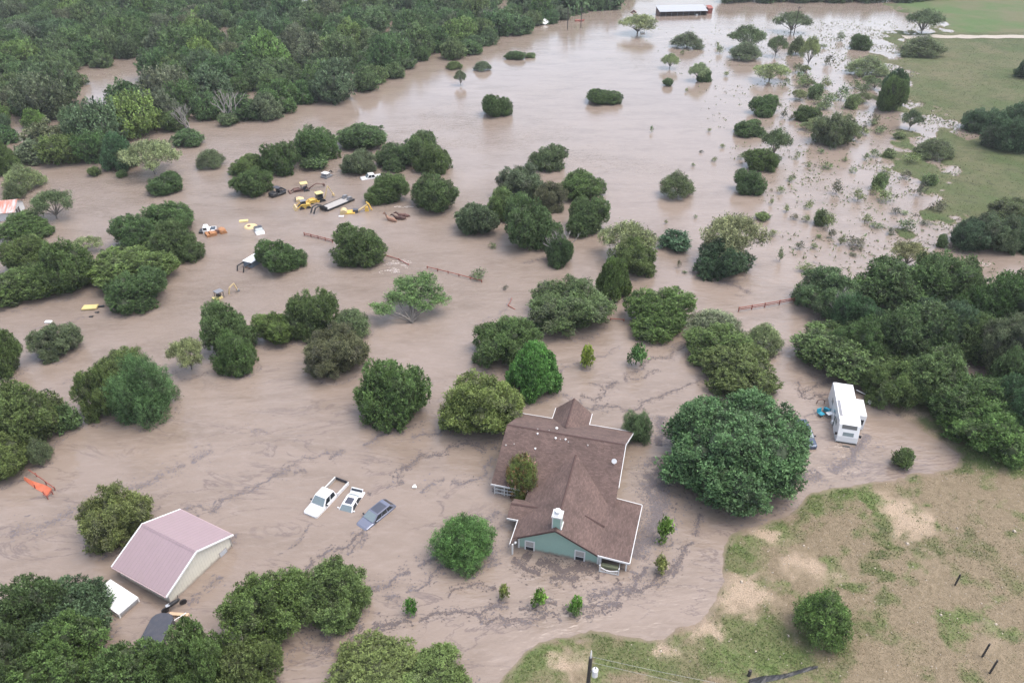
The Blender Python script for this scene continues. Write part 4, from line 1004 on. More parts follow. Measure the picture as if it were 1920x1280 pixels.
# ------------------------------------------------------------------ three horses standing belly-deep
def horse(x, y, rz, m, label, neck_up, z0=-.95, s=1.0):
    p = px(x, y); o = None
    sk = [((-.95, 0, 1.30), .30), ((-.55, 0, 1.36), .36), ((0, 0, 1.28), .37), ((.5, 0, 1.34), .35), ((.85, 0, 1.42), .27),
          ((1.15, 0, 1.62 + .25 * neck_up), .20), ((1.42, 0, 1.78 + .5 * neck_up), .15), ((1.56, 0, 1.86 + .55 * neck_up), .13), ((1.82, 0, 1.70 + .48 * neck_up), .10), ((2.0, 0, 1.58 + .42 * neck_up), .085)]
    ed = [(i, i + 1) for i in range(len(sk) - 1)]
    def leg(at_, pts):
        k0 = len(sk)
        for q in pts: sk.append(q)
        ed.append((at_, k0)); ed.extend((k0 + i, k0 + i + 1) for i in range(len(pts) - 1))
    for sy in (-.2, .2):
        leg(3, [((.55, sy, .95), .15), ((.58, sy, .55), .085), ((.55, sy, .12), .06), ((.62, sy, .0), .075)])
        leg(1, [((-.62, sy, 1.0), .21), ((-.42, sy, .78), .13), ((-.72, sy, .48), .075), ((-.66, sy, .12), .06), ((-.6, sy, .0), .075)])
    leg(0, [((-1.18, 0, 1.25), .07), ((-1.3, 0, .9), .09), ((-1.3, 0, .6), .05)])
    for sy in (-.07, .07): leg(7, [((1.5, sy, 2.02 + .58 * neck_up), .035)])
    me = bpy.data.meshes.new('horse_body'); me.from_pydata([v for v, r in sk], ed, [])
    o = bpy.data.objects.new('horse', me); C.objects.link(o)
    md = o.modifiers.new('Skin', 'SKIN')
    for i, (v, r) in enumerate(sk): me.skin_vertices[0].data[i].radius = (r, r)
    me.skin_vertices[0].data[2].use_root = True
    sb = o.modifiers.new('Sub', 'SUBSURF'); sb.levels = 1; sb.render_levels = 2
    me.materials.append(m)
    o.location = (p.x, p.y, z0); o.rotation_euler = (0, 0, rz); o.scale = (s, s, s)
    tag(o, label, 'horse')
    mn = MB(); mn.tube([(1.5, 0, 2.0 + .58 * neck_up), (1.2, 0, 1.80 + .38 * neck_up), (.85, 0, 1.68)], [.05, .08, .05], 6); mn.build('mane', M['black'], o)
horse(734, 414, R_(150), M['hide_tan'], 'tan horse with its head held up, leftmost of three in the water', .9, -1.0)
horse(750, 411, R_(172), M['hide_dark'], 'dark brown horse nearest the camera of three in the water', .1, -1.0)
horse(757, 406, R_(176), mat('bay_hide', (.115, .055, .045), .7, var=.25), 'reddish brown horse behind the darkest one in the water', .1, -1.05)

# ------------------------------------------------------------------ far buildings
def barn():
    l_, r_ = px(1237, 31, 0), px(1324, 29, 0); d_ = r_ - l_; L_ = d_.length
    b0 = empty('open_barn', (l_.x, l_.y, 0), math.atan2(d_.y, d_.x), 'long open-fronted barn with a pale metal roof far up the channel', 'barn')
    b = MB(); b.slab([(-.4, -.6, 1.9), (L_ + .4, -.6, 1.9), (L_ + .4, 6.5, 3.3), (-.4, 6.5, 3.3)], .12); b.build('roof', M['tinwhite'], b0, uv=True)
    b = MB(); b.box(0, L_, 6.2, 6.3, -1, 3.1); b.box(0, .1, 0, 6.2, -1, 2.0); b.box(L_ - .1, L_, 0, 6.2, -1, 2.0); b.build('wall', M['darkrust'], b0)
    for k in range(9):
        b = MB(); x = .1 + k * (L_ - .2) / 8; b.box(x - .07, x + .07, 0, .14, -1, 1.9); b.build('post', M['steel'], b0)
    b = MB(); b.box(L_ * .78, L_ * .82, -.1, .5, -.2, .5); b.build('feed_box', M['white'], b0)
    p = px(1331, 26); r2 = empty('red_shed', (p.x, p.y, 0), math.atan2(d_.y, d_.x), 'small dark red shed at the right end of the open barn', 'shed')
    b = MB(); b.box(-.9, 1.0, 0, 3.0, -1, 2.2); b.build('wall', M['redpipe'], r2)
    b = MB(); b.slab([(-1.1, -.3, 2.2), (1.2, -.3, 2.2), (1.2, 3.2, 2.9), (-1.1, 3.2, 2.9)], .1); b.build('roof', M['redpipe'], r2)
barn()
# house with a rusting roof at the left edge
a_, c_ = px(-40, 404, 1.7), px(27, 398, 1.7); d_ = c_ - a_; L_ = d_.length
lh = empty('farmhouse', (a_.x, a_.y, 0), math.atan2(d_.y, d_.x), 'white house with a rusting metal roof at the left edge', 'house')
b = MB(); b.slab([(0, 0, 1.7), (L_, 0, 1.7), (L_ + .1, 3.2, 3.1), (0, 3.2, 3.1)], .1); b.slab([(0, 3.2, 3.1), (L_ + .1, 3.2, 3.1), (L_, 6.4, 1.7), (0, 6.4, 1.7)], .1); b.build('roof', M['tinrust'], lh, uv=True)
b = MB(); b.box(.2, L_ - .3, .4, .5, -1, 1.65); b.box(.2, L_ - .3, 5.9, 6.0, -1, 1.65)
for xx in (.2, L_ - .35): b.add([(xx, .4, -1), (xx, 6.0, -1), (xx, 6.0, 1.65), (xx, 3.2, 2.95), (xx, .4, 1.65)], [(0, 1, 2, 3, 4)])
b.build('wall', M['trimwhite'], lh)
b = MB(); b.box(L_ - .345, L_ - .32, 1.6, 2.5, .2, 1.5); b.box(L_ - .345, L_ - .32, 2.7, 3.6, .2, 1.5); b.build('window', M['glass'], lh)
# sheds and wreckage in the wood
def wood_shed(x, y, w, d2, h, rz, label, m=M['white']):
    p = px(x, y); r = empty('wood_shed', (p.x, p.y, 0), rz, label, 'shed')
    b = MB(); b.slab([(-w / 2, -d2 / 2, h), (w / 2, -d2 / 2, h), (w / 2, 0, h + 1), (-w / 2, 0, h + 1)], .1); b.slab([(-w / 2, 0, h + 1), (w / 2, 0, h + 1), (w / 2, d2 / 2, h), (-w / 2, d2 / 2, h)], .1); b.build('roof', m, r)
    b = MB(); b.box(-w / 2 + .3, w / 2 - .3, -d2 / 2 + .3, d2 / 2 - .3, -1, h); b.build('wall', M['plank'], r)
wood_shed(598, 22, 6, 5, 2.4, .2, 'bright white roof glimpsed at the top of the flooded wood')
wood_shed(574, 14, 4, 4, 2.0, .1, 'smaller pale roof left of the bright white one in the wood', M['tinwhite'])
p = px(1022, 46); td = empty('torn_tent', (p.x, p.y, 0), .4, 'torn white canopy caught at the wood edge by the power poles', 'canopy')
b = MB(); b.add([(-2.6, -.8, .8), (-.5, -1.2, .2), (1.5, -1.0, 1.0), (2.4, .6, .4), (.3, 1.0, 2.2), (-1.5, .8, 1.2), (-2.6, -.8, .74), (-.5, -1.2, .14), (1.5, -1.0, .94), (2.4, .6, .34), (.3, 1.0, 2.14), (-1.5, .8, 1.14)],
             [(0, 1, 4, 5), (1, 2, 4), (2, 3, 4), (6, 11, 10, 7), (7, 10, 8), (8, 10, 9)]); b.build('cloth', M['white'], td)
b = MB(); b.tube([(.3, .9, -.5), (.3, .9, 2.1)], .05, 6); b.build('pole', M['steel'], td)
p = px(1086, 40); rb = empty('red_boat', (p.x, p.y, -.1), .1, 'red boat hull drifting by the power poles', 'boat')
b = MB(); loft(b, [ring(2.4, .5, .75, .08), ring(1.6, .1, .7, .5), ring(.2, .0, .62, .75), ring(-1.8, .0, .62, .7)]); b.build('hull', M['redpipe'], rb)
p = px(1205, 62); b = MB(); b.box(-.9, .9, -.5, .5, -.2, .6); o = b.build('white_tank', M['white'], bevel=.2, seg=3); o.location = p; tag(o, 'white tank at the foot of the pale arching tree', 'tank')
p = px(1188, 24); b = MB(); b.tube([(-1.2, 0, 0), (0, .2, .7), (1.2, 0, 0)], [.3, .5, .3], 8); o = b.build('debris_raft', M['darkrust']); o.location = p; tag(o, 'dark raft of debris left of the open barn', 'debris')
# power poles
def power_pole(x, y, h, label, arm=True):
    p = px(x, y); r = empty('power_pole', (p.x, p.y, -.5), 0, label, 'power pole')
    b = MB(); b.tube([(0, 0, 0), (0, 0, h)], [.18, .13], 8); b.build('shaft', M['pole'], r)
    if arm: b = MB(); b.box(-.9, .9, -.06, .06, h - .7, h - .55); b.build('crossarm', M['pole'], r)
power_pole(1064, 56, 9, 'power pole left of the red boat at the wood edge'); power_pole(1089, 52, 8, 'power pole beside the red boat at the wood edge'); power_pole(1488, 67, 11, 'power pole by the flat-crowned tree in the far channel')

# ------------------------------------------------------------------ near bank: utility pole, fence posts, black tarp
pt = at(1109, 1219, 10.4); g0 = gz(pt.x, pt.y)
up = empty('utility_pole', (pt.x, pt.y, g0 - .2), 0, 'dark utility pole with a white transformer at the bottom edge', 'utility pole')
hh = 10.4 - g0 + .2
b = MB(); b.tube([(0, 0, 0), (0, 0, hh - .9)], [.19, .14], 12); b.build('shaft', M['pole'], up)
b = MB(); b.tube([(0, 0, hh - .9), (0, 0, hh - .45), (0, 0, hh)], [.06, .07, .03], 8); b.build('insulator', M['white'], up)
b = MB(); zt = hh - 2.3; b.tube([(.42, -.1, zt - .75), (.42, -.1, zt), (.42, -.1, zt + .1)], [.24, .24, .15], 16)
trf = b.build('transformer', M['white'], up)
b = MB(); b.tube([(.42, -.1, zt + .1), (.42, -.1, zt + .35)], .04, 6); b.box(-.05, .3, -.13, -.03, zt - .3, zt - .15); b.build('bushing', M['steel'], trf)
def wire(a, c, label, sag=.35):
    b = MB(); P0, P1 = Vector(a), Vector(c); pts = []
    for k in range(17): t = k / 16; q = P0.lerp(P1, t); q.z -= sag * 4 * t * (1 - t); pts.append(q)
    b.tube(pts, .012, 5); o = b.build('wire', M['wire']); tag(o, label, 'wire')
w0 = Vector((pt.x, pt.y, 10.4))
wire(w0 - Vector((0, 0, .75)), at(1640, 1330, 9.4), 'upper thin wire running right from the utility pole')
wire(w0 - Vector((-.1, 0, 1.5)), at(1660, 1352, 8.6), 'lower thin wire running right from the utility pole')
def fence_post(x0, y0, y1, label, lean=0.0):
    p = at(x0, y1); z = gz(p.x, p.y); p = at(x0, y1, z)
    hgt = (y1 - y0) * depth(p) / F / math.cos(PITCH + math.atan((y1 - 640) / F))
    b = MB(); b.tube([(0, 0, -.3), (lean, .02, hgt)], [.085, .08], 8); o = b.build('fence_post', M['pole']); o.location = (p.x, p.y, z); tag(o, label, 'fence post'); return o, hgt
fence_post(1791, 1078, 1096, 'single short dark post on the dry pasture slope')
q1, h1 = fence_post(1842, 1209, 1230, 'upper of two dark posts joined by a wire at lower right')
q2, h2 = fence_post(1856, 1240, 1261, 'lower of two dark posts joined by a wire at lower right')
wire(q1.location + Vector((0, 0, .25)), q2.location + Vector((0, 0, h2 * .7)), 'brace wire between the two dark posts at lower right', .02)
fence_post(1694, 864, 879, 'dark post beside the grassy shrub at the pool edge')
tp = []
for k in range(26):
    t = k / 25; x = 1402 + t * 128; yb = 1290 - 30 * t ** 1.4; yt_ = 1280 - 24 * t - 6 * math.sin(t * 9) * .3
    for j in range(4):
        p = at(x, yb + (yt_ - yb) * j / 3); z = gz(p.x, p.y) + (.05 + .22 * random.random()) * (1 - .5 * t) * (1 if 0 < j < 3 else .15); tp.append((p.x, p.y, z))
b = MB(); b.add(tp, [(k * 4 + j, k * 4 + j + 1, k * 4 + j + 5, k * 4 + j + 4) for k in range(25) for j in range(3)])
tf = b.build('black_tarp', M['black']); md = tf.modifiers.new('Solid', 'SOLIDIFY'); md.thickness = .03
tag(tf, 'strip of crumpled black tarp on the grass at the bottom edge', 'tarp')
p = at(1402, 1272); z = gz(p.x, p.y); b = MB(); b.tube([(0, 0, -.2), (.02, 0, .75)], [.16, .14], 8); o = b.build('post_stump', M['pole']); o.location = (p.x, p.y, z); tag(o, 'black stub post at the left end of the black tarp', 'post')

# ------------------------------------------------------------------ trees
def unit(v): return v / (np.linalg.norm(v, axis=-1, keepdims=True) + 1e-9)
ASPECT = 1.25
def puff_up(lobes, n, rr, seed, tall=1.25, sink=.35, zmin=.02, miss=.08):
    """break a crown's masses into many small bushy heads, some left out"""
    g = np.random.default_rng(seed)
    L = np.array(lobes, float); cen, rad = L[:, :3], L[:, 3:6]
    w = rad.prod(1) ** (2 / 3); w /= w.sum()
    out = []
    tries = 0
    while len(out) < n and tries < 6000:
        tries += 1
        k = g.choice(len(L), p=w); nn = unit(g.normal(size=3)); q = cen[k] + nn * rad[k] * g.uniform(.84, 1.0)
        dd = np.linalg.norm((q - cen) / rad, axis=1); dd[k] = 9
        if dd.min() < .86 or q[2] < zmin: continue
        r = g.uniform(*rr)
        if out and min(np.linalg.norm((q - np.array(o[:3])) / np.array([1, 1, 1.1])) for o in out) < r * 1.12: continue
        if g.random() < .12: q = q + nn * r * .5
        if g.random() < miss: out.append((q[0] * .9, q[1] * .9, q[2] * .85, r * .5, r * .5, r * .5)); continue
        q = q - nn * r * sink
        out.append((q[0], q[1], q[2], r, r, r * tall))
    return out
def make_crown(name, seed, lobes, tufts, K, leaf, tlen, spread=0.45, up=0.5, wild=0.25, dry=0.05, core=0.8, shell=0.2, wide=0.28, zmin=-0.04, var=0.2, puffs=None, centred=True):
    g = np.random.default_rng(seed)
    mass = np.array(lobes, float)
    if puffs: lobes = puff_up(lobes, puffs[0], puffs[1], seed + 77, *puffs[2:])
    L = np.array(lobes, float)
    cen, rad = L[:, :3], L[:, 3:6]
    w = rad.prod(1) ** (2 / 3); w /= w.sum()
    P, Nn, LB = [], [], []
    got = 0
    for _ in range(60):
        k = g.choice(len(L), size=tufts, p=w)
        n = unit(g.normal(size=(tufts, 3)))
        q = cen[k] + n * rad[k] * (1.0 - shell * g.random((tufts, 1)) ** 1.8)
        dd = np.linalg.norm((q[:, None] - cen[None]) / rad[None], axis=-1)
        dd[np.arange(tufts), k] = 9
        ok = (dd.min(1) > 0.9) & (q[:, 2] > zmin)
        P.append(q[ok]); Nn.append(unit(n[ok] / rad[k[ok]])); LB.append(k[ok]); got += ok.sum()
        if got >= tufts: break
    P = np.concatenate(P)[:tufts]; Nn = np.concatenate(Nn)[:tufts]; LB = np.concatenate(LB)[:tufts]
    T = len(P)
    lobevar = g.normal(size=len(L))
    dirs = unit(Nn * 0.7 + np.array([0, 0, up]) + wild * g.normal(size=(T, 3)))
    tl = tlen * (0.6 + 0.8 * g.random((T, 1, 1)))
    t = g.random((T, K, 1)) ** 0.8
    pos = P[:, None] + dirs[:, None] * (t - 0.45) * tl + g.normal(size=(T, K, 3)) * spread * tl * (1.05 - 0.75 * t) * 0.5
    a = unit(dirs[:, None] + 0.75 * g.normal(size=(T, K, 3)))
    wv = unit(np.cross(a, unit(Nn + np.array([0, 0, .5]))[:, None] + 0.55 * g.normal(size=(T, K, 3))))
    ll = leaf * (0.65 + 0.7 * g.random((T, K, 1)))
    V = np.stack([pos, pos + a * ll * .5 + wv * ll * wide, pos + a * ll, pos + a * ll * .5 - wv * ll * wide], 2)
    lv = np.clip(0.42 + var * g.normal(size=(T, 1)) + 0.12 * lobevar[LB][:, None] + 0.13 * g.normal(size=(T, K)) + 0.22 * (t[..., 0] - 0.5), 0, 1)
    pn = fbm(P[:, 0] * 2.2 + seed, P[:, 1] * 2.2 + P[:, 2] * 1.7, seed)
    dr = np.clip((pn - 0.62) * 4 * (dry * 8), 0, 1)[:, None] * (g.random((T, K)) < 0.75) * 0.85
    V = V.reshape(-1, 4, 3); lv = lv.reshape(-1); dr = dr.reshape(-1)
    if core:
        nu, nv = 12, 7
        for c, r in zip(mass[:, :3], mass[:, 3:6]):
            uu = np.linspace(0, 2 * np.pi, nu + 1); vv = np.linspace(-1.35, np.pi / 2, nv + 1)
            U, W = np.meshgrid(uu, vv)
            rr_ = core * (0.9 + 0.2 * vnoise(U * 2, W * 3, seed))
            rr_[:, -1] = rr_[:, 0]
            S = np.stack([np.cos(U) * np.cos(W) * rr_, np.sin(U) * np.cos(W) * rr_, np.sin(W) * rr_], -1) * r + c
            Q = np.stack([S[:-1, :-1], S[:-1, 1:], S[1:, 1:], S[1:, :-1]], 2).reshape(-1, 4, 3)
            V = np.concatenate([V, Q]); lv = np.concatenate([lv, np.full(len(Q), .02)]); dr = np.concatenate([dr, np.full(len(Q), .1)])  # core stands for inner twigs, its dark tone paints in the crown's inner shade
    # the outline itself is one wide and one high, stray sprigs apart
    if centred:
      for ax_ in (0, 1): V[..., ax_] -= (np.percentile(V[..., ax_], 2.5) + np.percentile(V[..., ax_], 97.5)) / 2
    rxy = np.hypot(V[..., 0], V[..., 1]).ravel()
    if centred: V[..., :2] /= np.percentile(rxy, 97.5)
    V[..., 2] *= ASPECT / np.percentile(V[..., 2], 98.5)
    V[..., 2] /= ASPECT
    return quad_mesh(name, V, 4, {'leafvar_shade': lv, 'dry': dr}, M['leaf'])
def limbs_mesh(name, seed, targets, r0=0.05, base=(0, 0, -0.35), fork=0.25, n=6, twig=0):
    g = random.Random(seed)
    mb = MB()
    f = Vector((g.uniform(-.05, .05), g.uniform(-.05, .05), fork))
    mb.tube([base, Vector(base).lerp(f, .6) + Vector((g.uniform(-.03, .03), g.uniform(-.03, .03), 0)), f], [r0 * 1.25, r0, r0 * .85], n + 2)
    for tg in targets:
        tg = Vector(tg[:3])
        mid = f.lerp(tg, .5) + Vector((g.uniform(-.08, .08), g.uniform(-.08, .08), g.uniform(-.02, .10)))
        mb.tube([f - Vector((0, 0, .04)), f.lerp(mid, .5), mid, tg], [r0 * .6, r0 * .5, r0 * .38, r0 * .16], n)
        for _ in range(twig):
            s = mid.lerp(tg, g.uniform(0, .9)); e = s + Vector((g.uniform(-1, 1), g.uniform(-1, 1), g.uniform(-.1, 1))).normalized() * g.uniform(.15, .35)
            mb.tube([s, s.lerp(e, .5) + Vector((g.uniform(-.03, .03), g.uniform(-.03, .03), .02)), e], [r0 * .22, r0 * .15, r0 * .05], 5)
    mb.v = [(v[0], v[1], v[2] / ASPECT) for v in mb.v]
    o = mb.build(name, M['bark'])
    me = o.data; bpy.data.objects.remove(o)
    return me
def dome_lobes(seed, n, rin=0.56, rl=(0.3, 0.46), zt=1.25, flat=1.0):
    g = random.Random(seed)
    L = [(g.uniform(-.08, .08), g.uniform(-.08, .08), .4 * zt, .6, .6, .46 * zt)]
    for k in range(n):
        a = 2 * math.pi * k / n + g.uniform(-.4, .4)
        r = g.uniform(*rl); d_ = min(rin + g.uniform(-.1, .14), 1 - r * .95)
        z = g.uniform(.12, .66) * zt
        L.append((d_ * math.cos(a), d_ * math.sin(a), z * flat, r, r, min(r * 1.1, zt - z)))
    for k in range(max(3, n // 2)):
        a = g.uniform(0, 6.28); r = g.uniform(.2, .36); q = g.uniform(.1, .42)
        L.append((q * math.cos(a), q * math.sin(a), (zt - r * .95) * g.uniform(.86, 1.0), r, r, r))
    return L
def clump_lobes(seed, n, zlo=.35, rr=(.2, .34), zt=1.25, rim=.72):
    g = random.Random(seed); L = []
    for k in range(n):
        a = k * 2.39996 + g.uniform(-.3, .3); q = math.sqrt((k + .5) / n) * rim
        r = g.uniform(*rr)
        z = (zlo + (1 - zlo) * (1 - .75 * (q / rim) ** 2) * g.uniform(.7, 1.0)) * zt - r * .6
        L.append((q * math.cos(a), q * math.sin(a), max(z, r * .3), r, r, r * .72))
    return L
PROTO = {}
def proto(kind, crown, limbs): PROTO.setdefault(kind, []).append((crown, limbs))
for k in range(7):
    lb = dome_lobes(100 + k, (7, 4, 9, 5, 6, 8, 3)[k], rl=((.28, .44), (.38, .5), (.26, .38), (.34, .5), (.3, .42), (.24, .44), (.42, .52))[k], rin=.52 + .03 * (k % 4))
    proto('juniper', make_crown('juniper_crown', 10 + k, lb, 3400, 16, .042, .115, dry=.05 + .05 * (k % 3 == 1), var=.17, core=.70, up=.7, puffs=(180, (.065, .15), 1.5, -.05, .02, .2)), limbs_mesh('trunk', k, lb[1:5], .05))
for k in range(4):
    lb = dome_lobes(140 + k, (10, 7, 12, 8)[k], rin=.6, rl=(.26, .42), flat=.95)
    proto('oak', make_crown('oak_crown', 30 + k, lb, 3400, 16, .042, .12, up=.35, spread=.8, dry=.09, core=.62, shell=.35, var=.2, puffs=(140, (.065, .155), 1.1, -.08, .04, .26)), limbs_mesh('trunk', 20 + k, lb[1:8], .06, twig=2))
for k in range(2):
    lb = clump_lobes(160 + k, 30, zlo=.12, rr=(.2, .3), rim=.8) + [(0, 0, .5, .6, .6, .5)]
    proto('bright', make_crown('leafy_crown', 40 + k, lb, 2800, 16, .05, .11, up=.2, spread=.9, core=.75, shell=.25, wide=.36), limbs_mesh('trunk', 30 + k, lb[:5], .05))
for k in range(4):
    lb = [(x, y, z, r, r, q * .85) for x, y, z, r, _, q in clump_lobes(180 + k, 16, zlo=.5, rr=(.15, .33), rim=.78)]
    proto('mesquite', make_crown('airy_crown', 50 + k, lb, 1000, 15, .05, .13, up=.25, wild=.5, spread=.8, core=0, shell=.8, wide=.22, dry=.04, var=.25), limbs_mesh('trunk', 40 + k, lb, .035, fork=.2, twig=2))
for k in range(2):   # taller, thicker scrub: airy but full to the water
    lb = clump_lobes(190 + k, 24, zlo=.15, rr=(.2, .32), rim=.76)
    proto('scrub', make_crown('scrub_crown', 60 + k, lb, 1500, 15, .05, .16, up=.4, wild=.4, spread=.7, core=.45, shell=.6, wide=.22, dry=.07), limbs_mesh('trunk', 50 + k, lb[:10], .03, fork=.12, twig=2))
for k in range(2):
    lb = dome_lobes(200 + k, 8, rin=.45)
    proto('spray', make_crown('spray_crown', 70 + k, lb, 3000, 17, .05, .2, up=.8, wild=.3, spread=.4, core=.6, shell=.35, wide=.13, puffs=(130, (.08, .16), 1.7, -.1)), limbs_mesh('trunk', 60 + k, lb[1:5], .05))
lb = dome_lobes(231, 12, rin=.58, rl=(.3, .42)) + clump_lobes(232, 26, zlo=.2, rr=(.16, .26), rim=.82)
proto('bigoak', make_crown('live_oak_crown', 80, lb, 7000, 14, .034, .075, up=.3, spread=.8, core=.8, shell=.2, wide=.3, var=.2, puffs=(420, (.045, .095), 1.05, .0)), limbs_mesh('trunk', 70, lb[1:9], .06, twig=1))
for k in range(3):
    lb = clump_lobes(240 + k, 7, zlo=.3, rr=(.2, .4), rim=.5)
    proto('sapling', make_crown('sapling_crown', 90 + k, lb, 90, 9, .2, .3, up=.5, wild=.5, spread=.8, core=0, shell=.9, wide=.26), limbs_mesh('trunk', 80 + k, lb, .03, fork=.3))
for k in range(3):
    lb = dome_lobes(260 + k, 5, rin=.55, rl=(.3, .5))
    proto('shrub', make_crown('shrub_crown', 95 + k, lb, 330, 12, .15, .34, up=.6, wild=.35, spread=.6, core=.55, shell=.5, wide=.22, dry=.04), limbs_mesh('trunk', 90 + k, lb[1:4], .04))
for k in range(3):   # tops of drowned brush, only some stems above the water
    lb = clump_lobes(280 + k, 6, zlo=.2, rr=(.18, .36), rim=.66)
    proto('brush', make_crown('brush_top', 98 + k, lb, 60, 7, .22, .5, up=.7, wild=.6, spread=.7, core=0, shell=.9, wide=.16, dry=.1), limbs_mesh('trunk', 95 + k, lb, .02, fork=.1))
for k in range(8):   # the wood across the river
    lb = dome_lobes(300 + k, 7, rin=.5, rl=(.36, .55)) if k % 2 else clump_lobes(300 + k, 18, zlo=.25, rr=(.22, .36), rim=.7) + [(0, 0, .5, .62, .62, .5)]
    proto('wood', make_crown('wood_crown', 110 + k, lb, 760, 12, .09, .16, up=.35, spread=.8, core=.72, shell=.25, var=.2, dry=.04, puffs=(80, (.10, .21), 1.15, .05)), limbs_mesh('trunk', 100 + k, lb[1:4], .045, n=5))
def dead_mesh(seed):
    g = random.Random(seed); mb = MB()
    def grow(p, d_, l, r, dep):
        e = p + d_ * l
        mb.tube([p, p.lerp(e, .5) + Vector((g.uniform(-.04, .04), g.uniform(-.04, .04), 0)) * l * 3, e], [r, r * .85, r * .65], 5)
        if dep:
            for _ in range(g.choice((2, 3))):
                grow(e, (d_ + Vector((g.uniform(-.8, .8), g.uniform(-.8, .8), g.uniform(-.1, .5)))).normalized(), l * g.uniform(.6, .85), r * .6, dep - 1)
    for _ in range(3): grow(Vector((0, 0, -.1)), Vector((g.uniform(-.5, .5), g.uniform(-.5, .5), 1)).normalized(), .36, .035, 4)
    o = mb.build('bare_branches', M['deadwood']); me = o.data; bpy.data.objects.remove(o); return me
DEAD = [dead_mesh(3), dead_mesh(8)]

LEAFY = 1.62      # one dial for how light all the foliage is
TINT = {'juniper': (.062, .100, .038), 'oak': (.070, .100, .044), 'bright': (.060, .145, .038), 'mesquite': (.135, .170, .085), 'scrub': (.095, .125, .060),
        'spray': (.070, .130, .042), 'bigoak': (.062, .110, .050), 'sapling': (.10, .19, .04), 'shrub': (.070, .110, .045), 'brush': (.105, .125, .065), 'wood': (.060, .105, .042)}
NAME = {'juniper': 'juniper_tree', 'oak': 'oak_tree', 'bright': 'shade_tree', 'mesquite': 'mesquite_tree', 'scrub': 'scrub_tree', 'spray': 'willowy_tree', 'bigoak': 'live_oak_tree',
        'sapling': 'sapling', 'shrub': 'shrub', 'brush': 'brush_top', 'wood': 'tree'}
CAT = {'sapling': 'sapling', 'shrub': 'shrub', 'brush': 'shrub'}
def fit(x0, y0, x1, y1, stem, zg=0.0):
    """where a crown of this outline stands, how wide and how tall it is"""
    xc = (x0 + x1) / 2
    g0 = at(xc, y1, zg)
    gm_ = at(xc, (y0 + y1) / 2, zg)
    u = Vector((gm_.x, gm_.y, 0)).normalized(); D = math.hypot(g0.x, g0.y)
    R = (x1 - x0) / 2 * depth(g0) / F
    H = (y1 - y0) / F * depth(g0)
    ts = np.linspace(0, 2 * np.pi, 48)
    for _ in range(40):
        p = u * D
        R = (x1 - x0) / 2 * depth((p.x, p.y, zg + .4 * H)) / F
        c, b = (.62 * H, .38 * H) if stem else (.42 * H, .58 * H)
        ys = []
        for t in ts:
            cs, sn = math.cos(t), math.sin(t)
            if not stem: cs, sn = math.copysign(abs(cs) ** .62, cs), math.copysign(abs(sn) ** .85, sn)
            z = c + b * sn
            if z < 0: continue
            q = u * (D + R * cs * (.85 if stem else .97))
            ys.append(to_px((q.x, q.y, zg + z))[1])
        lo, hi = max(ys), min(ys)
        if stem: lo = to_px((p.x, p.y, zg))[1]
        k = depth((p.x, p.y, zg)) / F
        D += (lo - y1) * k * .8
        H = min(max(H + (hi - y0) * k * .8, .45 * R), 3.2 * R)
    return u * D, R, H
lb = [(-.62, .1, .74, .24, .24, .16), (-.3, .45, .95, .3, .3, .2), (.05, .75, 1.02, .34, .34, .22), (.45, .6, .95, .33, .33, .22), (.72, .3, .78, .24, .22, .16), (.1, .3, .86, .26, .24, .16), (-.85, .35, .62, .14, .14, .1), (.4, 1.1, 1.0, .3, .3, .2), (-.1, 1.1, .92, .26, .26, .18), (.35, .05, .72, .16, .16, .1)]
proto('leaner', make_crown('airy_crown', 58, lb, 1300, 15, .045, .12, up=.3, wild=.5, spread=.8, core=0, shell=.8, wide=.24, dry=.02, var=.25, centred=False), limbs_mesh('trunk', 48, lb, .042, fork=.12, twig=2))
TINT['leaner'] = (.085, .135, .05); NAME['leaner'] = 'mesquite_tree'
TREES = 0
def tree(kind, box, label, tint=1.0, hue=None, stem=None, group=None, which=None, zg=None, lean=0.0, name=None, land=False, cat=None, parts=True):
    global TREES
    TREES += 1
    g = random.Random(TREES * 17)
    x0, y0, x1, y1 = box
    if stem is None: stem = kind in ('mesquite', 'sapling')
    z = 0.0
    if land:
        p = at((x0 + x1) / 2, y1); z = gz(p.x, p.y) - .05
    p, R, H = fit(x0, y0, x1, y1, stem, z)
    R *= {'bigoak': .98, 'mesquite': 1.06, 'spray': .94, 'shrub': .93}.get(kind, .98)
    H *= .97
    put(kind, p.x, p.y, z, R, H, label, tint, hue, group, which, name, cat, g)
    if not land and y1 > 520 and kind != 'brush': BASES.append((p.x, p.y, R))
BASES = []
def put(kind, x, y, z, R, H, label, tint=1.0, hue=None, group=None, which=None, name=None, cat=None, g=random, trunk=True):
    cr, tr = PROTO[kind][which if which is not None else g.randrange(len(PROTO[kind]))]
    root = empty(name or NAME[kind], (x, y, z), g.uniform(0, 6.28), label, cat or CAT.get(kind, 'tree'), group)
    c = link('crown', cr, root)
    s = (R, R, H)
    c.scale = s
    t = hue or TINT[kind]
    j = g.uniform(.9, 1.1) * tint * LEAFY
    c.color = (t[0] * j * 1.03 * g.uniform(.93, 1.08), t[1] * j, t[2] * j * .92 * g.uniform(.88, 1.1), 1)
    if trunk:
        k = link('trunk', tr, root); k.scale = s
    return root
def dead(box, label, which=0):
    x0, y0, x1, y1 = box
    p = at((x0 + x1) / 2, y1); k = depth(p) / F
    o = link('dead_tree', DEAD[which]); o.location = p; s = (y1 - y0) * k * .95; o.scale = (s * .9, s * .9, s); o.rotation_euler = (0, 0, which * 1.3)
    tag(o, label, 'dead tree')
OL = (.078, .112, .040)      # olive
GY = (.078, .106, .056)      # grey green
BL = (.048, .085, .045)      # blue green
PALE = (.15, .185, .095)
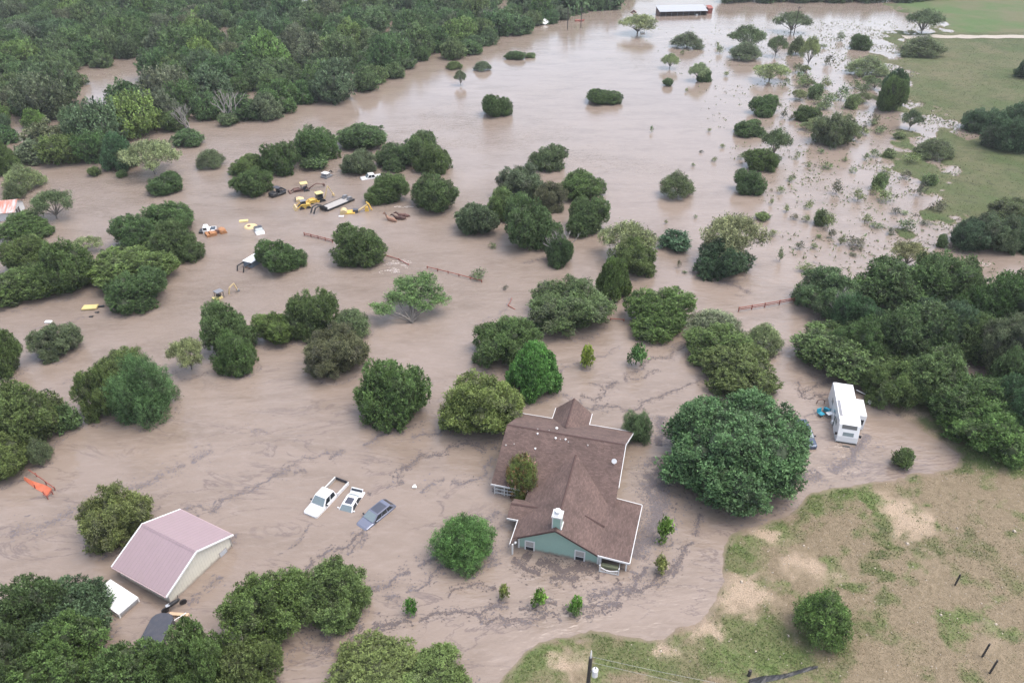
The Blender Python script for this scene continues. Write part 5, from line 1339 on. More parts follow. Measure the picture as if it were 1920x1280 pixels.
TR = [
 # --- far channel and pasture edge
 ('juniper', (901, 176, 961, 222), 'round dark bush alone in open water, left one of two below the far channel', {}),
 ('juniper', (1097, 165, 1167, 199), 'low wide dark bush alone in the open water mid-channel', {}),
 ('juniper', (946, 95, 986, 114), 'low dark bush top off the wooded bank, with a smaller one touching its right', {}),
 ('shrub', (982, 99, 1006, 110), 'tiny bush top touching the right side of a low dark bush off the wooded bank', {}),
 ('scrub', (887, 114, 922, 135), 'pale round bush in the water just off the wooded bank', {'hue': GY}),
 ('scrub', (835, 114, 868, 132), 'drab olive bush at the foot of the wooded bank, leftmost of the off-bank bushes', {'hue': OL}),
 ('mesquite', (852, 132, 874, 160), 'small leaning tree standing alone in water beneath the wooded bank', {'hue': GY}),
 ('mesquite', (1157, 27, 1232, 64), 'spreading pale tree with an arching crown left of the long open barn', {'hue': PALE}),
 ('scrub', (1258, 60, 1322, 94), 'ragged mixed bush in water just below the long open barn', {'hue': GY}),
 ('mesquite', (1240, 101, 1275, 128), 'small pale tree below the ragged bush near the barn', {'hue': PALE}),
 ('mesquite', (1292, 118, 1330, 152), 'small pale airy tree leaning over a dark bush in the water', {'hue': PALE}),
 ('juniper', (1306, 131, 1335, 155), 'small dark bush under a pale airy tree', {}),
 ('shrub', (1241, 146, 1264, 163), 'little dark bush standing by itself in open water below the small pale tree', {}),
 ('mesquite', (1370, 48, 1434, 94), 'upper of two large grey-green trees stacked in the channel right of the barn', {'hue': GY}),
 ('scrub', (1366, 78, 1430, 116), 'lower of two large grey-green trees stacked in the channel right of the barn', {'hue': GY}),
 ('mesquite', (1408, 118, 1480, 152), 'pale wide tree with a dark bush at its foot, just under the stacked grey trees', {'hue': PALE}),
 ('juniper', (1405, 180, 1465, 221), 'dark bush with pale twigs on top, left of the round marsh bush', {}),
 ('juniper', (1375, 224, 1435, 259), 'dark rounded bush left of the marsh, below a similar twiggy one', {}),
 ('juniper', (1490, 198, 1540, 230), 'dark flat-topped bush among the drowned brush of the marsh', {}),
 ('oak', (1525, 212, 1608, 278), 'large loose dark tree leaning in the marsh', {'hue': GY}),
 ('mesquite', (1428, 242, 1480, 295), 'pale airy tree above two dark bushes at the marsh edge', {'hue': GY}),
 ('juniper', (1393, 275, 1462, 324), 'upper of two dark bushes in line at the left marsh edge', {}),
 ('juniper', (1375, 317, 1438, 367), 'lower of two dark bushes in line at the left marsh edge', {}),
 ('scrub', (1237, 320, 1306, 377), 'single pale dense tree in open water, mid-picture right of the big clump', {'hue': GY}),
 ('juniper', (1593, 65, 1638, 95), 'dark round bush in the shallows left of the gravel road', {}),
 ('scrub', (1684, 66, 1770, 110), 'grey-green wide tree with a dark base by the near side of the gravel road', {'hue': GY, 'land': True}),
 ('mesquite', (1700, 18, 1766, 64), 'umbrella-shaped tree on a bare trunk in the wet paddock beyond the road', {'hue': GY}),
 ('mesquite', (1452, 23, 1519, 62), 'tree with a flat crown beside a power pole in the far channel', {'hue': GY}),
 ('mesquite', (1440, 67, 1476, 106), 'small tree on a thin trunk, left of three below the far power pole', {'hue': GY}),
 ('scrub', (1477, 68, 1512, 105), 'small tree with a dark foot, middle of three below the far power pole', {'hue': GY}),
 ('mesquite', (1503, 70, 1538, 126), 'tall sparse tree, right of three below the far power pole', {'hue': PALE}),
 ('scrub', (1590, 105, 1668, 146), 'wide pale tree with a dark foot at the edge of the pasture', {'hue': PALE, 'tint': .85}),
 ('juniper', (1655, 128, 1705, 190), 'tall dark tree behind, of a pair rising at the pasture edge', {'hue': BL}),
 ('juniper', (1641, 140, 1700, 212), 'tall dark tree in front, of a pair rising at the pasture edge', {}),
 ('mesquite', (1690, 206, 1730, 243), 'small bare-stemmed tree right of the tall dark pair', {'hue': GY}),
 ('scrub', (1717, 258, 1790, 302), 'grey wide shrub spreading over the wet meadow edge', {'hue': GY, 'land': True}),
 ('juniper', (1805, 202, 1876, 250), 'dark bush left of the large dark thicket on the right meadow', {'hue': BL, 'land': True}),
 ('juniper', (1850, 194, 1960, 286), 'large dark thicket tree cut by the right edge on the meadow', {'hue': BL, 'land': True}),
 ('juniper', (1908, 110, 1960, 150), 'dark tree at the right frame edge high on the meadow', {'hue': BL, 'land': True}),
 ('shrub', (1756, 440, 1779, 466), 'small upright dark bush leading the row above the creek at right', {}),
 ('juniper', (1778, 410, 1862, 474), 'dark bush at the left end of the row above the creek at right', {'hue': BL}),
 ('oak', (1830, 398, 1915, 474), 'grey-topped tree second in the row above the creek at right', {'hue': GY}),
 ('juniper', (1868, 408, 1960, 472), 'dark tree third in the row above the creek, cut by the frame edge', {'hue': BL}),
 ('oak', (1860, 368, 1960, 430), 'dull green tree behind the row above the creek at right', {'hue': GY, 'land': True}),
 # --- the clump in mid-picture
 ('juniper', (990, 272, 1065, 323), 'grey-green round tree topping the central clump', {'hue': GY}),
 ('oak', (932, 305, 1022, 380), 'grey loose tree at the upper left of the central clump', {'hue': GY}),
 ('oak', (1000, 340, 1062, 400), 'brownish thin tree in the middle of the central clump', {'hue': (.10, .10, .065)}),
 ('juniper', (1040, 317, 1140, 380), 'broad dark tree at the upper right of the central clump', {}),
 ('juniper', (850, 375, 940, 445), 'dull rounded tree at the far left of the central clump', {'hue': GY}),
 ('juniper', (912, 356, 987, 420), 'tree between the dull left one and the dark front one of the central clump', {'hue': OL}),
 ('juniper', (940, 368, 1060, 476), 'large dark tree at the front of the central clump', {}),
 ('juniper', (1055, 370, 1143, 448), 'bright-topped round tree at the right of the central clump', {'tint': 1.15}),
 ('juniper', (1020, 440, 1078, 503), 'narrow dark bush in front of grey bare branches below the central clump', {}),
 ('mesquite', (1125, 418, 1228, 485), 'pale airy tree behind a darker one right of the central clump', {'hue': PALE}),
 ('oak', (1142, 442, 1240, 522), 'dark mixed tree in front of a pale airy one right of the central clump', {'hue': OL}),
 ('bright', (1118, 484, 1183, 553), 'small round olive tree on a visible trunk in mid-picture', {'hue': OL, 'stem': True}),
 ('shrub', (1232, 428, 1300, 475), 'spiky blue-green bush left of the dark dome', {'hue': BL}),
 ('mesquite', (1320, 403, 1436, 492), 'large pale airy tree fanning out behind the dark dome', {'hue': (.19, .2, .11)}),
 ('juniper', (1297, 442, 1412, 527), 'dark dome-shaped tree with a pale airy tree behind it', {'hue': BL}),
 # --- left bank of the wood
 ('wood', (76, 252, 152, 313), 'rounded tree on the near side of the left creek mouth, left of a pair', {'hue': OL}),
 ('wood', (138, 246, 208, 309), 'rounded tree on the near side of the left creek mouth, right of a pair', {}),
 ('bright', (188, 250, 252, 322), 'dark blue-green leafy tree at the lower edge of the flooded wood', {'hue': (.044, .09, .044)}),
 ('mesquite', (228, 262, 334, 326), 'pale thin tree spreading over the lower edge of the flooded wood', {'hue': PALE}),
 ('scrub', (8, 308, 80, 362), 'pale scrubby tree at the left edge between creek mouth and rusty-roofed house', {'hue': PALE, 'tint': .8}),
 ('juniper', (-30, 262, 36, 332), 'dark tree cut by the left edge at the creek mouth', {}),
 ('scrub', (4, 340, 46, 378), 'small grey bush behind the rusty-roofed house', {'hue': GY}),
 ('shrub', (162, 312, 190, 332), 'small dark bush in the water below the blue-green leafy tree', {}),
 ('shrub', (216, 318, 240, 334), 'tiny bush in the water below the pale thin tree', {}),
 ('wood', (320, 240, 382, 278), 'low green bush under the bleached dead tree at the river edge', {}),
 # --- the machinery yard
 ('juniper', (430, 288, 500, 332), 'tree at the upper left of the row behind the machinery', {'hue': OL}),
 ('juniper', (488, 265, 562, 331), 'tall dark tree in the row behind the machinery, left part', {}),
 ('juniper', (545, 235, 640, 308), 'tall tree with grey limbs in the row behind the machinery', {}),
 ('juniper', (628, 228, 732, 284), 'broad tree at the top right of the row behind the machinery', {}),
 ('shrub', (560, 286, 622, 322), 'low green bush in front of the row behind the machinery', {}),
 ('juniper', (638, 280, 706, 330), 'grey-green drooping tree in front of the row behind the machinery', {'hue': GY}),
 ('juniper', (700, 268, 778, 322), 'dark tree left in the trio right of the machinery row', {}),
 ('juniper', (745, 245, 830, 312), 'highest tree in the trio right of the machinery row', {}),
 ('juniper', (774, 268, 852, 329), 'tree with grey twigs at the right in the trio right of the machinery row', {'hue': OL}),
 ('juniper', (433, 314, 512, 371), 'round dark tree left of the black utility vehicle', {}),
 ('juniper', (680, 325, 765, 388), 'neat round juniper just right of the lowboy trailer', {'tint': 1.1}),
 ('juniper', (765, 325, 862, 403), 'neat round juniper beside the three horses', {}),
 ('juniper', (618, 418, 730, 503), 'round juniper standing in the red pipe fence line', {}),
 ('juniper', (480, 446, 576, 516), 'round juniper hiding part of the blue-grey trailer', {}),
 ('juniper', (277, 322, 343, 367), 'small round juniper alone in the water by the wood', {}),
 ('scrub', (366, 279, 421, 319), 'scruffy half-dead bush alone below the wooded bank', {'hue': GY}),
 ('juniper', (262, 378, 368, 446), 'topmost dark juniper of the group of five at left', {}),
 ('juniper', (208, 405, 300, 476), 'left dark juniper of the group of five at left', {}),
 ('juniper', (283, 417, 386, 497), 'right dark juniper of the group of five at left, beside the rusty loader', {'tint': .95}),
 ('juniper', (165, 454, 330, 547), 'wide middle juniper of the group of five at left', {'hue': OL}),
 ('juniper', (196, 504, 310, 587), 'front dark juniper of the group of five at left', {}),
 ('juniper', (0, 400, 105, 452), 'dark juniper below the rusty-roofed house', {}),
 ('mesquite', (58, 358, 136, 410), 'grey airy tree right of the rusty-roofed house', {'hue': GY}),
 ('mesquite', (130, 444, 188, 472), 'pale low bush reaching into the river left of the five junipers', {'hue': PALE}),
 ('juniper', (5, 440, 95, 512), 'dark tree at the back left of the large left thicket', {'hue': OL}),
 ('juniper', (62, 453, 176, 556), 'large mottled tree on the right of the large left thicket', {}),
 ('juniper', (-30, 495, 115, 575), 'large grey-green tree at the front of the large left thicket', {'hue': OL}),
 ('oak', (58, 606, 148, 676), 'grey-green scrubby tree alone at left, below the left thicket', {'hue': GY}),
 ('juniper', (-50, 618, 34, 712), 'dark tree cut by the left frame edge beside the grey-green scrubby one', {'hue': OL}),
 # --- the middle ground, left
 ('juniper', (375, 567, 482, 668), 'dark upright tree, back left of the line behind the pickup', {}),
 ('juniper', (398, 620, 484, 706), 'bright dark-green tree, front left of the line behind the pickup', {'tint': 1.1}),
 ('juniper', (476, 578, 566, 650), 'open tree with visible stems in the line left of the leaning mesquite', {'hue': OL, }),
 ('juniper', (530, 540, 632, 640), 'large rounded tree, right end of the line left of the leaning mesquite', {'hue': OL}),
 ('scrub', (618, 575, 697, 640), 'pale scrubby tree left of the flat-crowned tree', {'hue': GY}),
 ('oak', (566, 606, 690, 714), 'grey olive drooping tree below the pale scrubby one', {'hue': (.08, .092, .055)}),
 ('mesquite', (318, 635, 386, 692), 'pale half-drowned airy bush left of the bright dark-green tree', {'hue': PALE}),
 ('oak', (178, 653, 282, 738), 'open-branched tree behind the round dark tree at left', {'hue': (.085, .12, .045)}),
 ('oak', (143, 688, 232, 790), 'ragged olive tree left of the round dark tree at left', {'hue': OL}),
 ('spray', (205, 668, 328, 799), 'large round blue-green tree at left over a wide muddy reach', {'hue': (.060, .105, .042)}),
 ('juniper', (-30, 715, 115, 845), 'big dark tree at the left frame edge above the orange barrier', {'hue': OL}),
 ('shrub', (98, 757, 150, 812), 'small dark bush joining the big left tree and the ragged olive one', {}),
 ('juniper', (-64, 812, 58, 905), 'dull tree just over the orange barrier', {'hue': OL}),
 ('scrub', (52, 820, 98, 872), 'grey bush right of the dull tree over the orange barrier', {'hue': GY}),
 ('oak', (146, 912, 280, 1030), 'loose olive tree standing behind the pink-roofed shed', {'hue': (.095, .12, .05)}),
 # --- foreground left
 ('juniper', (36, 1092, 216, 1226), 'big dark tree at lower left hiding the white trailer', {'hue': (.045, .078, .04)}),
 ('juniper', (-40, 1090, 120, 1240), 'big dark tree at the lower left frame edge', {'hue': (.05, .085, .036)}),
 ('juniper', (20, 1168, 205, 1320), 'dark tree in the bottom left corner, second from the edge', {'hue': (.058, .10, .036)}),
 ('juniper', (-70, 1190, 75, 1340), 'dark tree filling the bottom left corner', {'hue': (.055, .09, .036)}),
 ('juniper', (180, 1200, 330, 1340), 'large olive tree at the bottom just below the charcoal trailer', {'hue': (.075, .115, .04)}),
 ('juniper', (298, 1164, 430, 1320), 'olive tree right beside the charcoal trailer at the bottom', {'hue': (.075, .118, .04), 'tint': 1.05}),
 ('juniper', (400, 1196, 530, 1330), 'olive tree at the bottom, two places right of the charcoal trailer', {'hue': OL}),
 ('oak', (418, 1066, 590, 1228), 'large gnarled tree left in the pair at bottom centre-left', {'hue': OL}),
 ('oak', (545, 1048, 690, 1190), 'large gnarled tree right in the pair at bottom centre-left', {'hue': OL, 'tint': 1.05}),
 ('juniper', (598, 1224, 800, 1370), 'olive tree cut by the bottom edge, left in a pair', {'hue': (.09, .125, .045), 'tint': 1.05}),
 ('juniper', (738, 1246, 915, 1380), 'olive tree cut by the bottom edge, right in a pair', {'hue': OL, 'tint': 1.05}),
 ('spray', (806, 953, 935, 1078), 'feathery bright tree left of the green-walled house', {'hue': (.072, .135, .04)}),
 # --- about the house
 ('juniper', (667, 669, 808, 806), 'big round juniper alone left of the house', {'tint': 1.12}),
 ('oak', (824, 690, 984, 830), 'large olive tree against the left rear of the house', {'hue': (.088, .12, .042), 'tint': 1.05}),
 ('oak', (885, 587, 1022, 698), 'tall tree with gaps behind the bright leafy one', {'hue': (.07, .112, .04)}),
 ('bright', (950, 638, 1053, 752), 'vivid green leafy tree behind the house', {}),
 ('oak', (980, 516, 1149, 634), 'wide dull-green tree over the hidden fence behind the house', {'hue': (.078, .11, .045)}),
 ('juniper', (1163, 541, 1311, 644), 'broad dark-topped tree right of the wide dull-green one', {'hue': (.07, .118, .04)}),
 ('scrub', (1286, 573, 1398, 648), 'pale misty tree at the end of the red pipe fence', {'hue': (.12, .15, .09)}),
 ('juniper', (1283, 602, 1416, 692), 'olive tree beneath the pale misty one', {'hue': OL}),
 ('scrub', (1398, 604, 1470, 668), 'pale thin tree right of the olive pair', {'hue': PALE}),
 ('juniper', (1308, 640, 1466, 748), 'olive tree directly behind the big live oak', {'hue': OL}),
 ('bigoak', (1240, 732, 1522, 956), 'huge round live oak right of the house', {}),
 ('spray', (1163, 767, 1225, 834), 'spiky round shrub at the right rear corner of the house', {'hue': (.065, .11, .052)}),
 # --- the thicket at right
 ('oak', (1484, 502, 1616, 602), 'grey-green tree at the left end of the big right thicket', {'hue': (.068, .105, .05)}),
 ('mesquite', (1672, 453, 1738, 500), 'dry pale tree poking up behind the big right thicket', {'hue': (.15, .155, .09)}),
 ('juniper', (1600, 482, 1765, 600), 'high middle tree of the big right thicket', {}),
 ('juniper', (1715, 476, 1850, 590), 'top tree right of the highest in the big right thicket', {}),
 ('juniper', (1560, 545, 1660, 640), 'shadowed inner tree at the left of the big right thicket', {'hue': BL}),
 ('juniper', (1640, 560, 1795, 690), 'central tree of the big right thicket', {'hue': (.06, .10, .038)}),
 ('juniper', (1795, 505, 1960, 640), 'wide tree of the big right thicket at the frame edge', {'hue': (.058, .10, .036)}),
 ('juniper', (1488, 600, 1692, 720), 'large spreading tree over the motorhome, front left of the big right thicket', {'tint': 1.1}),
 ('juniper', (1680, 648, 1835, 775), 'tree right of the motorhome in the big right thicket', {'tint': 1.1}),
 ('juniper', (1690, 565, 1820, 680), 'inner tree between the central and the frame-edge tree of the big right thicket', {'hue': BL}),
 ('juniper', (1555, 590, 1670, 690), 'inner tree just behind the large spreading one over the motorhome', {}),
 ('juniper', (1775, 585, 1880, 680), 'tree just above the small water gap in the big right thicket', {'hue': OL}),
 ('oak', (1625, 675, 1740, 772), 'low tree directly behind the motorhome roof in the big right thicket', {'hue': OL}),
 ('juniper', (1830, 690, 1960, 810), 'shadowed tree between the near slope and the frame edge of the big right thicket', {'hue': BL, 'land': True}),
 ('juniper', (1890, 520, 2010, 640), 'tree half out of frame at the far right of the big right thicket', {}),
 ('oak', (1845, 590, 1965, 715), 'grey-limbed tree on the right edge of the big right thicket', {'hue': GY}),
 ('juniper', (1735, 690, 1905, 815), 'tree on the near slope of the big right thicket', {}),
 ('juniper', (1775, 745, 1945, 862), 'lowest tree of the big right thicket, at the lawn edge', {'hue': (.065, .112, .036), 'land': True}),
 ('juniper', (1860, 650, 1990, 770), 'tree at the right frame edge of the big right thicket, above the lawn edge', {'land': True}),
 ('scrub', (1490, 1096, 1606, 1216), 'bushy green tree on the dry bank at lower right', {'hue': (.075, .135, .04), 'land': True, 'tint': 1.05}),
 ('shrub', (1672, 840, 1716, 882), 'grassy shrub beside a post at the edge of the pool by the motorhome', {'hue': (.08, .12, .05)}),
 # --- young planted trees
 ('sapling', (1086, 640, 1116, 687), 'yellow-green sapling, left of two behind the house', {'hue': (.17, .23, .045)}),
 ('sapling', (1177, 642, 1214, 684), 'dark green sapling, right of two behind the house', {'hue': (.06, .13, .04)}),
 ('sapling', (756, 1119, 783, 1149), 'small vivid sapling below the feathery bright tree', {'hue': (.07, .17, .035)}),
 ('sapling', (934, 1089, 956, 1120), 'thin yellowing sapling before the green gable wall', {'hue': (.13, .15, .05)}),
 ('sapling', (996, 1092, 1026, 1135), 'leggy sapling before the green gable wall', {}),
 ('sapling', (1063, 1114, 1096, 1147), 'stocky sapling before the white porch railing', {'hue': (.08, .18, .035)}),
 ('sapling', (1229, 963, 1266, 1011), 'leafy sapling right of the house porch roof', {}),
 ('sapling', (1228, 1035, 1256, 1071), 'yellowed sapling in the scum right of the porch', {'hue': (.14, .16, .05)}),
]
for kind, box, label, kw in TR:
    tree(kind, box, label, **kw)
for b, l_, w_ in (((1005, 425, 1095, 495), 'bare grey branches behind the narrow dark bush below the central clump', 0),
                  ((330, 190, 385, 245), 'bleached dead tree leaning at the edge of the flooded wood', 1),
                  ((405, 165, 455, 232), 'broken grey snag at the river edge of the flooded wood', 0),
                  ((1555, 525, 1600, 605), 'dead silvery trunk inside the left end of the big right thicket', 1)):
    dead(b, l_, w_)

bp0 = at(772, 604); kk = depth(bp0) / F
o = put('leaner', bp0.x, bp0.y, 0, 153 / 2 * kk * 1.02, 4.0, 'flat-crowned spreading tree with forked trunk showing in mid-water', which=0)
o.rotation_euler.z = -math.atan2(bp0.x, bp0.y)
# the crape myrtle in the corner of the house: green, flushed red, with pink flower heads
cm_p, cm_R, cm_H = fit(947, 852, 1013, 940, False)
cm = put('spray', cm_p.x, cm_p.y, 0, cm_R, cm_H, 'crape myrtle with reddish leaves and pink blossoms in the corner of the house roof', hue=(.105, .15, .045), which=0, name='flowering_shrub', cat='shrub')
fb = make_crown('blossoms', 555, dome_lobes(205, 6, rin=.45), 34, 8, .08, .2, up=.6, core=0, dry=0)
fo = link('blossoms', fb, cm); fo.scale = (cm_R * 1.06, cm_R * 1.06, cm_H * 1.05); fo.color = (.55, .27, .26, 1)
fb2 = make_crown('red_leaves', 556, dome_lobes(200, 8, rin=.45), 200, 12, .1, .25, up=.6, core=0, dry=0)
fo = link('red_leaves', fb2, cm); fo.scale = (cm_R * 1.02, cm_R * 1.02, cm_H * 1.0); fo.color = (.19, .125, .055, 1)

# drowned brush of the marsh: only the tops show
MARSH = [(1390, 295, 14, 10), (1340, 300, 10, 8), (1280, 100, 8, 8), (1350, 95, 14, 12), (1345, 85, 8, 8), (1362, 140, 10, 8), (1222, 244, 7, 10), (1287, 170, 6, 6), (1510, 155, 26, 22), (1530, 175, 28, 22),
 (1555, 190, 26, 20), (1580, 178, 24, 22), (1598, 195, 24, 20), (1550, 158, 20, 18), (1500, 145, 16, 14), (1475, 155, 12, 12), (1555, 115, 16, 16), (1578, 70, 16, 14), (1545, 88, 14, 8), (1610, 140, 20, 16),
 (1620, 170, 22, 20), (1605, 160, 18, 14), (1640, 225, 20, 16), (1652, 245, 22, 14), (1625, 295, 14, 12), (1640, 290, 18, 14), (1690, 255, 16, 12), (1668, 290, 20, 14), (1485, 222, 14, 10), (1470, 215, 12, 14),
 (1440, 305, 12, 8), (1495, 293, 10, 12), (1550, 312, 22, 12), (1485, 336, 14, 12), (1465, 358, 14, 12), (1447, 380, 8, 10), (1475, 393, 14, 12), (1518, 386, 16, 14), (1570, 355, 20, 22), (1540, 412, 26, 24),
 (1555, 420, 22, 26), (1512, 412, 16, 12), (1490, 408, 16, 10), (1561, 440, 16, 16), (1610, 370, 26, 20), (1650, 345, 26, 24), (1662, 372, 34, 20), (1640, 358, 18, 16), (1732, 352, 16, 32), (1627, 412, 20, 14),
 (1645, 425, 24, 12), (1672, 436, 18, 12), (1700, 425, 34, 22), (1735, 420, 22, 8), (1680, 398, 18, 12), (1695, 400, 18, 8), (1600, 458, 42, 20), (1578, 452, 12, 16), (1500, 462, 16, 14), (1527, 463, 14, 10), (1536, 444, 12, 7),
 (1464, 480, 14, 22), (1450, 438, 20, 12), (1430, 408, 26, 14), (1304, 407, 7, 6), (1249, 417, 7, 7), (1273, 497, 8, 12), (1284, 511, 10, 6), (1512, 505, 34, 18), (1600, 478, 18, 8), (1710, 300, 30, 18), (1760, 390, 28, 18),
 (1744, 340, 26, 18), (1700, 330, 20, 14), (1408, 92, 18, 12), (1462, 130, 18, 10), (1620, 245, 20, 14), (1585, 300, 12, 8), (1600, 320, 14, 10), (1540, 285, 12, 8), (1515, 310, 10, 8), (1660, 320, 18, 10), (1300, 310, 8, 6),
 (1315, 285, 8, 5), (1355, 275, 10, 7), (1330, 245, 8, 6), (1425, 205, 8, 8), (1520, 245, 10, 10), (948, 540, 10, 8), (898, 517, 28, 20), (1660, 490, 12, 8), (1130, 435, 16, 10), (923, 462, 14, 10), (1585, 225, 14, 12), (1495, 180, 16, 14)]
for i, (x, y, w_, h_) in enumerate(MARSH):
    big_ = w_ >= 20
    k = 'shrub' if (big_ and i % 3 == 0) else 'brush'
    lab = ('larger clump of drowned brush showing above the water of the marsh' if big_ else 'small dark tuft of drowned brush showing above the water of the marsh')
    tree(k, (x - w_ * .62, y - h_ * .85, x + w_ * .62, y + h_ * .55), lab, stem=False, group='drowned brush of the marsh, larger clumps' if big_ else 'drowned brush of the marsh, small tufts',
         name='brush_top', hue=random.choice(((.095, .135, .06), (.11, .15, .07), (.085, .09, .065), (.13, .165, .075))), cat='shrub')

wr_ = random.Random(44)
for i in range(22):
    x = wr_.uniform(1440, 1700); y = 128 + (x - 1440) * .18 + wr_.uniform(-8, 105)
    w_ = wr_.uniform(18, 32); h_ = w_ * wr_.uniform(.55, .8)
    tree('mesquite' if i % 3 else 'brush', (x - w_ / 2, y - h_ * .7, x + w_ / 2, y + h_ * .4), 'feathery pale scrub drowned to its top among the marsh weeds', stem=False, group='feathery scrub of the marsh',
         name='marsh_scrub', hue=wr_.choice(((.11, .145, .07), (.13, .165, .08), (.10, .13, .065))), cat='shrub')
# ------------------------------------------------------------------ the flooded wood across the river
WOOD = [(-330, 330), (-60, 318), (20, 300), (75, 302), (150, 292), (225, 262), (300, 262), (385, 240), (490, 226), (560, 212), (640, 186), (690, 172), (765, 134), (870, 104), (905, 94), (960, 66), (1050, 46), (1090, 22), (1150, 20),
        (1180, -14), (1240, -40), (600, -62), (-330, -62)]
GAPS = [[(135, 165), (152, 146), (212, 122), (246, 116), (250, 96), (262, 92), (272, 104), (290, 90), (296, 104), (284, 132), (230, 146), (182, 160), (155, 176)],
        [(318, 55), (336, 50), (336, 96), (318, 96)], [(8, 272), (35, 262), (110, 248), (150, 246), (110, 268), (70, 292), (30, 300)],
        [(200, 262), (218, 238), (262, 228), (250, 246), (215, 258)], [(275, 262), (330, 250), (335, 268), (285, 278)],
        [(565, -2), (645, -6), (640, 16), (585, 20)], [(690, -4), (720, -4), (715, 6), (692, 6)], [(815, -8), (892, -8), (880, 16), (850, 8)], [(455, 190), (505, 192), (498, 214), (470, 222), (466, 204)],
        [(0, 92), (22, 94), (20, 108), (4, 106)], [(240, 14), (262, 8), (264, 20), (246, 22)], [(660, 94), (685, 88), (682, 104), (664, 106)]]
def inside(px_, py_, poly):
    return sdist(np.array([px_], float), np.array([py_], float), np.array(poly, float))[0] > 0
wg = np.random.default_rng(5)
cand = []
wp = [at(x, max(y, -62)) for x, y in WOOD]
xs = [p.x for p in wp]; ys = [p.y for p in wp]
pts = np.zeros((0, 3))
CX = wg.uniform(-360, max(xs) + 5, 30000); CY = wg.uniform(min(ys), max(ys), 30000)
keep = []
cell = {}
wood_np = np.array(WOOD, float); gaps_np = [np.array(q, float) for q in GAPS]
PXY = np.array([to_px((x, y, 0)) for x, y in zip(CX, CY)])
okm = sdist(PXY[:, 0], PXY[:, 1], wood_np) > 0
for gi, gp in enumerate(gaps_np):
    for up_ in ((0, 9, 18, 28, 38, 50) if gi in (0, 1) else (0, 8) if gi in (5, 7) else (0, 10) if gi in (8,) else (0,)): okm &= sdist(PXY[:, 0], PXY[:, 1] - up_, gp) < -3
okm &= (PXY[:, 0] > -240)
for x, y in zip(CX[okm], CY[okm]):
    sep = 6.4 + (y - 160) * .008
    ck = (int(x // 8), int(y // 8))
    if all((x - a) ** 2 + (y - b) ** 2 > sep * sep for i in (-1, 0, 1) for j in (-1, 0, 1) for a, b in cell.get((ck[0] + i, ck[1] + j), ())):
        cell.setdefault(ck, []).append((x, y)); keep.append((x, y))
keep.sort(key=lambda q: q[1])
inview = [q for q in keep if -30 < to_px((q[0], q[1], 5))[0] < 1950]
indiv = set(inview[:285])
print('wood trees', len(keep), 'in view', len(inview))
HUES = [((.060, .105, .042), 'dark green'), ((.075, .115, .05), 'mid green'), ((.065, .10, .052), 'bluish green'), ((.105, .165, .055), 'light green'), ((.088, .11, .068), 'grey green')]
rest = []
for i, (x, y) in enumerate(keep):
    g = random.Random(i * 7 + 1)
    R = g.choice((g.uniform(2.6, 4.2), g.uniform(3.8, 5.6), g.uniform(4.8, 7.0))); H = R * g.uniform(1.05, 1.75)
    n_ = vnoise(np.array([x * .03]), np.array([y * .03]), 9)[0]
    hi = g.choices(range(5), (5, 4, 2.5, 1.6 if n_ > .5 else .6, 1.6))[0]
    edge = sdist(np.array([to_px((x, y, 0))[0]]), np.array([to_px((x, y, 0))[1]]), wood_np)[0] < 16
    if (x, y) in indiv:
        lab = '%s tree crowded in the flooded wood across the river, %s' % (HUES[hi][1], 'at its water edge' if edge else 'among its closed crowns')
        if edge: H *= .85
        put('wood', x, y, 0, R, H, lab, hue=HUES[hi][0], group='%s trees of the flooded wood%s' % (HUES[hi][1], ' edge' if edge else ''), g=g, trunk=edge)
    else:
        rest.append((x, y, R, H, HUES[hi][0], g.random() * 6.28, i))
# beyond the nearest three hundred the wood reads as one mass
SM = []
for k in range(3):
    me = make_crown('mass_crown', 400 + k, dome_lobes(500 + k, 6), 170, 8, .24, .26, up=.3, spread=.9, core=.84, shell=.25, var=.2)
    co = np.zeros(len(me.vertices) * 3, np.float32); me.vertices.foreach_get('co', co)
    lv = np.zeros(len(me.vertices), np.float32); me.attributes['leafvar_shade'].data.foreach_get('value', lv)
    SM.append((co.reshape(-1, 4, 3), lv.reshape(-1, 4)[:, 0])); bpy.data.meshes.remove(me)
# treeline along the top right, beyond the paddock
for i in range(26):
    px0 = 1372 + i * 22
    p = at(px0, 8 - 2 * (i % 3) if px0 < 1760 else 2 - (px0 - 1760) * .05)
    g = random.Random(i + 900)
    R = g.uniform(4, 6)
    put('wood', p.x, p.y + R, 0, R, R * g.uniform(1.1, 1.5), 'dark tree in the treeline along the far side of the paddock', hue=(.062, .098, .048), group='trees of the far treeline', g=g, trunk=False)
VV, LV, MI = [], [], []
for x, y, R, H, hue, rz, i in rest:
    co, lv = SM[i % 3]
    c, s = math.cos(rz), math.sin(rz)
    v = np.stack([(co[..., 0] * c - co[..., 1] * s) * R + x, (co[..., 0] * s + co[..., 1] * c) * R + y, co[..., 2] * H], -1)
    VV.append(v); LV.append(np.clip(lv * hue[1] / .105, 0, 1))
if VV:
    me = quad_mesh('far_wood', np.concatenate(VV), 4, {'leafvar_shade': np.concatenate(LV), 'dry': np.zeros(sum(len(v) for v in VV)) + .06}, M['leaf'])
    fw = link('far_wood', me); fw.color = (.064 * LEAFY, .104 * LEAFY, .046 * LEAFY, 1)
    tag(fw, 'far depth of the flooded wood, crowns closed into one mass', 'wood', kind='stuff')

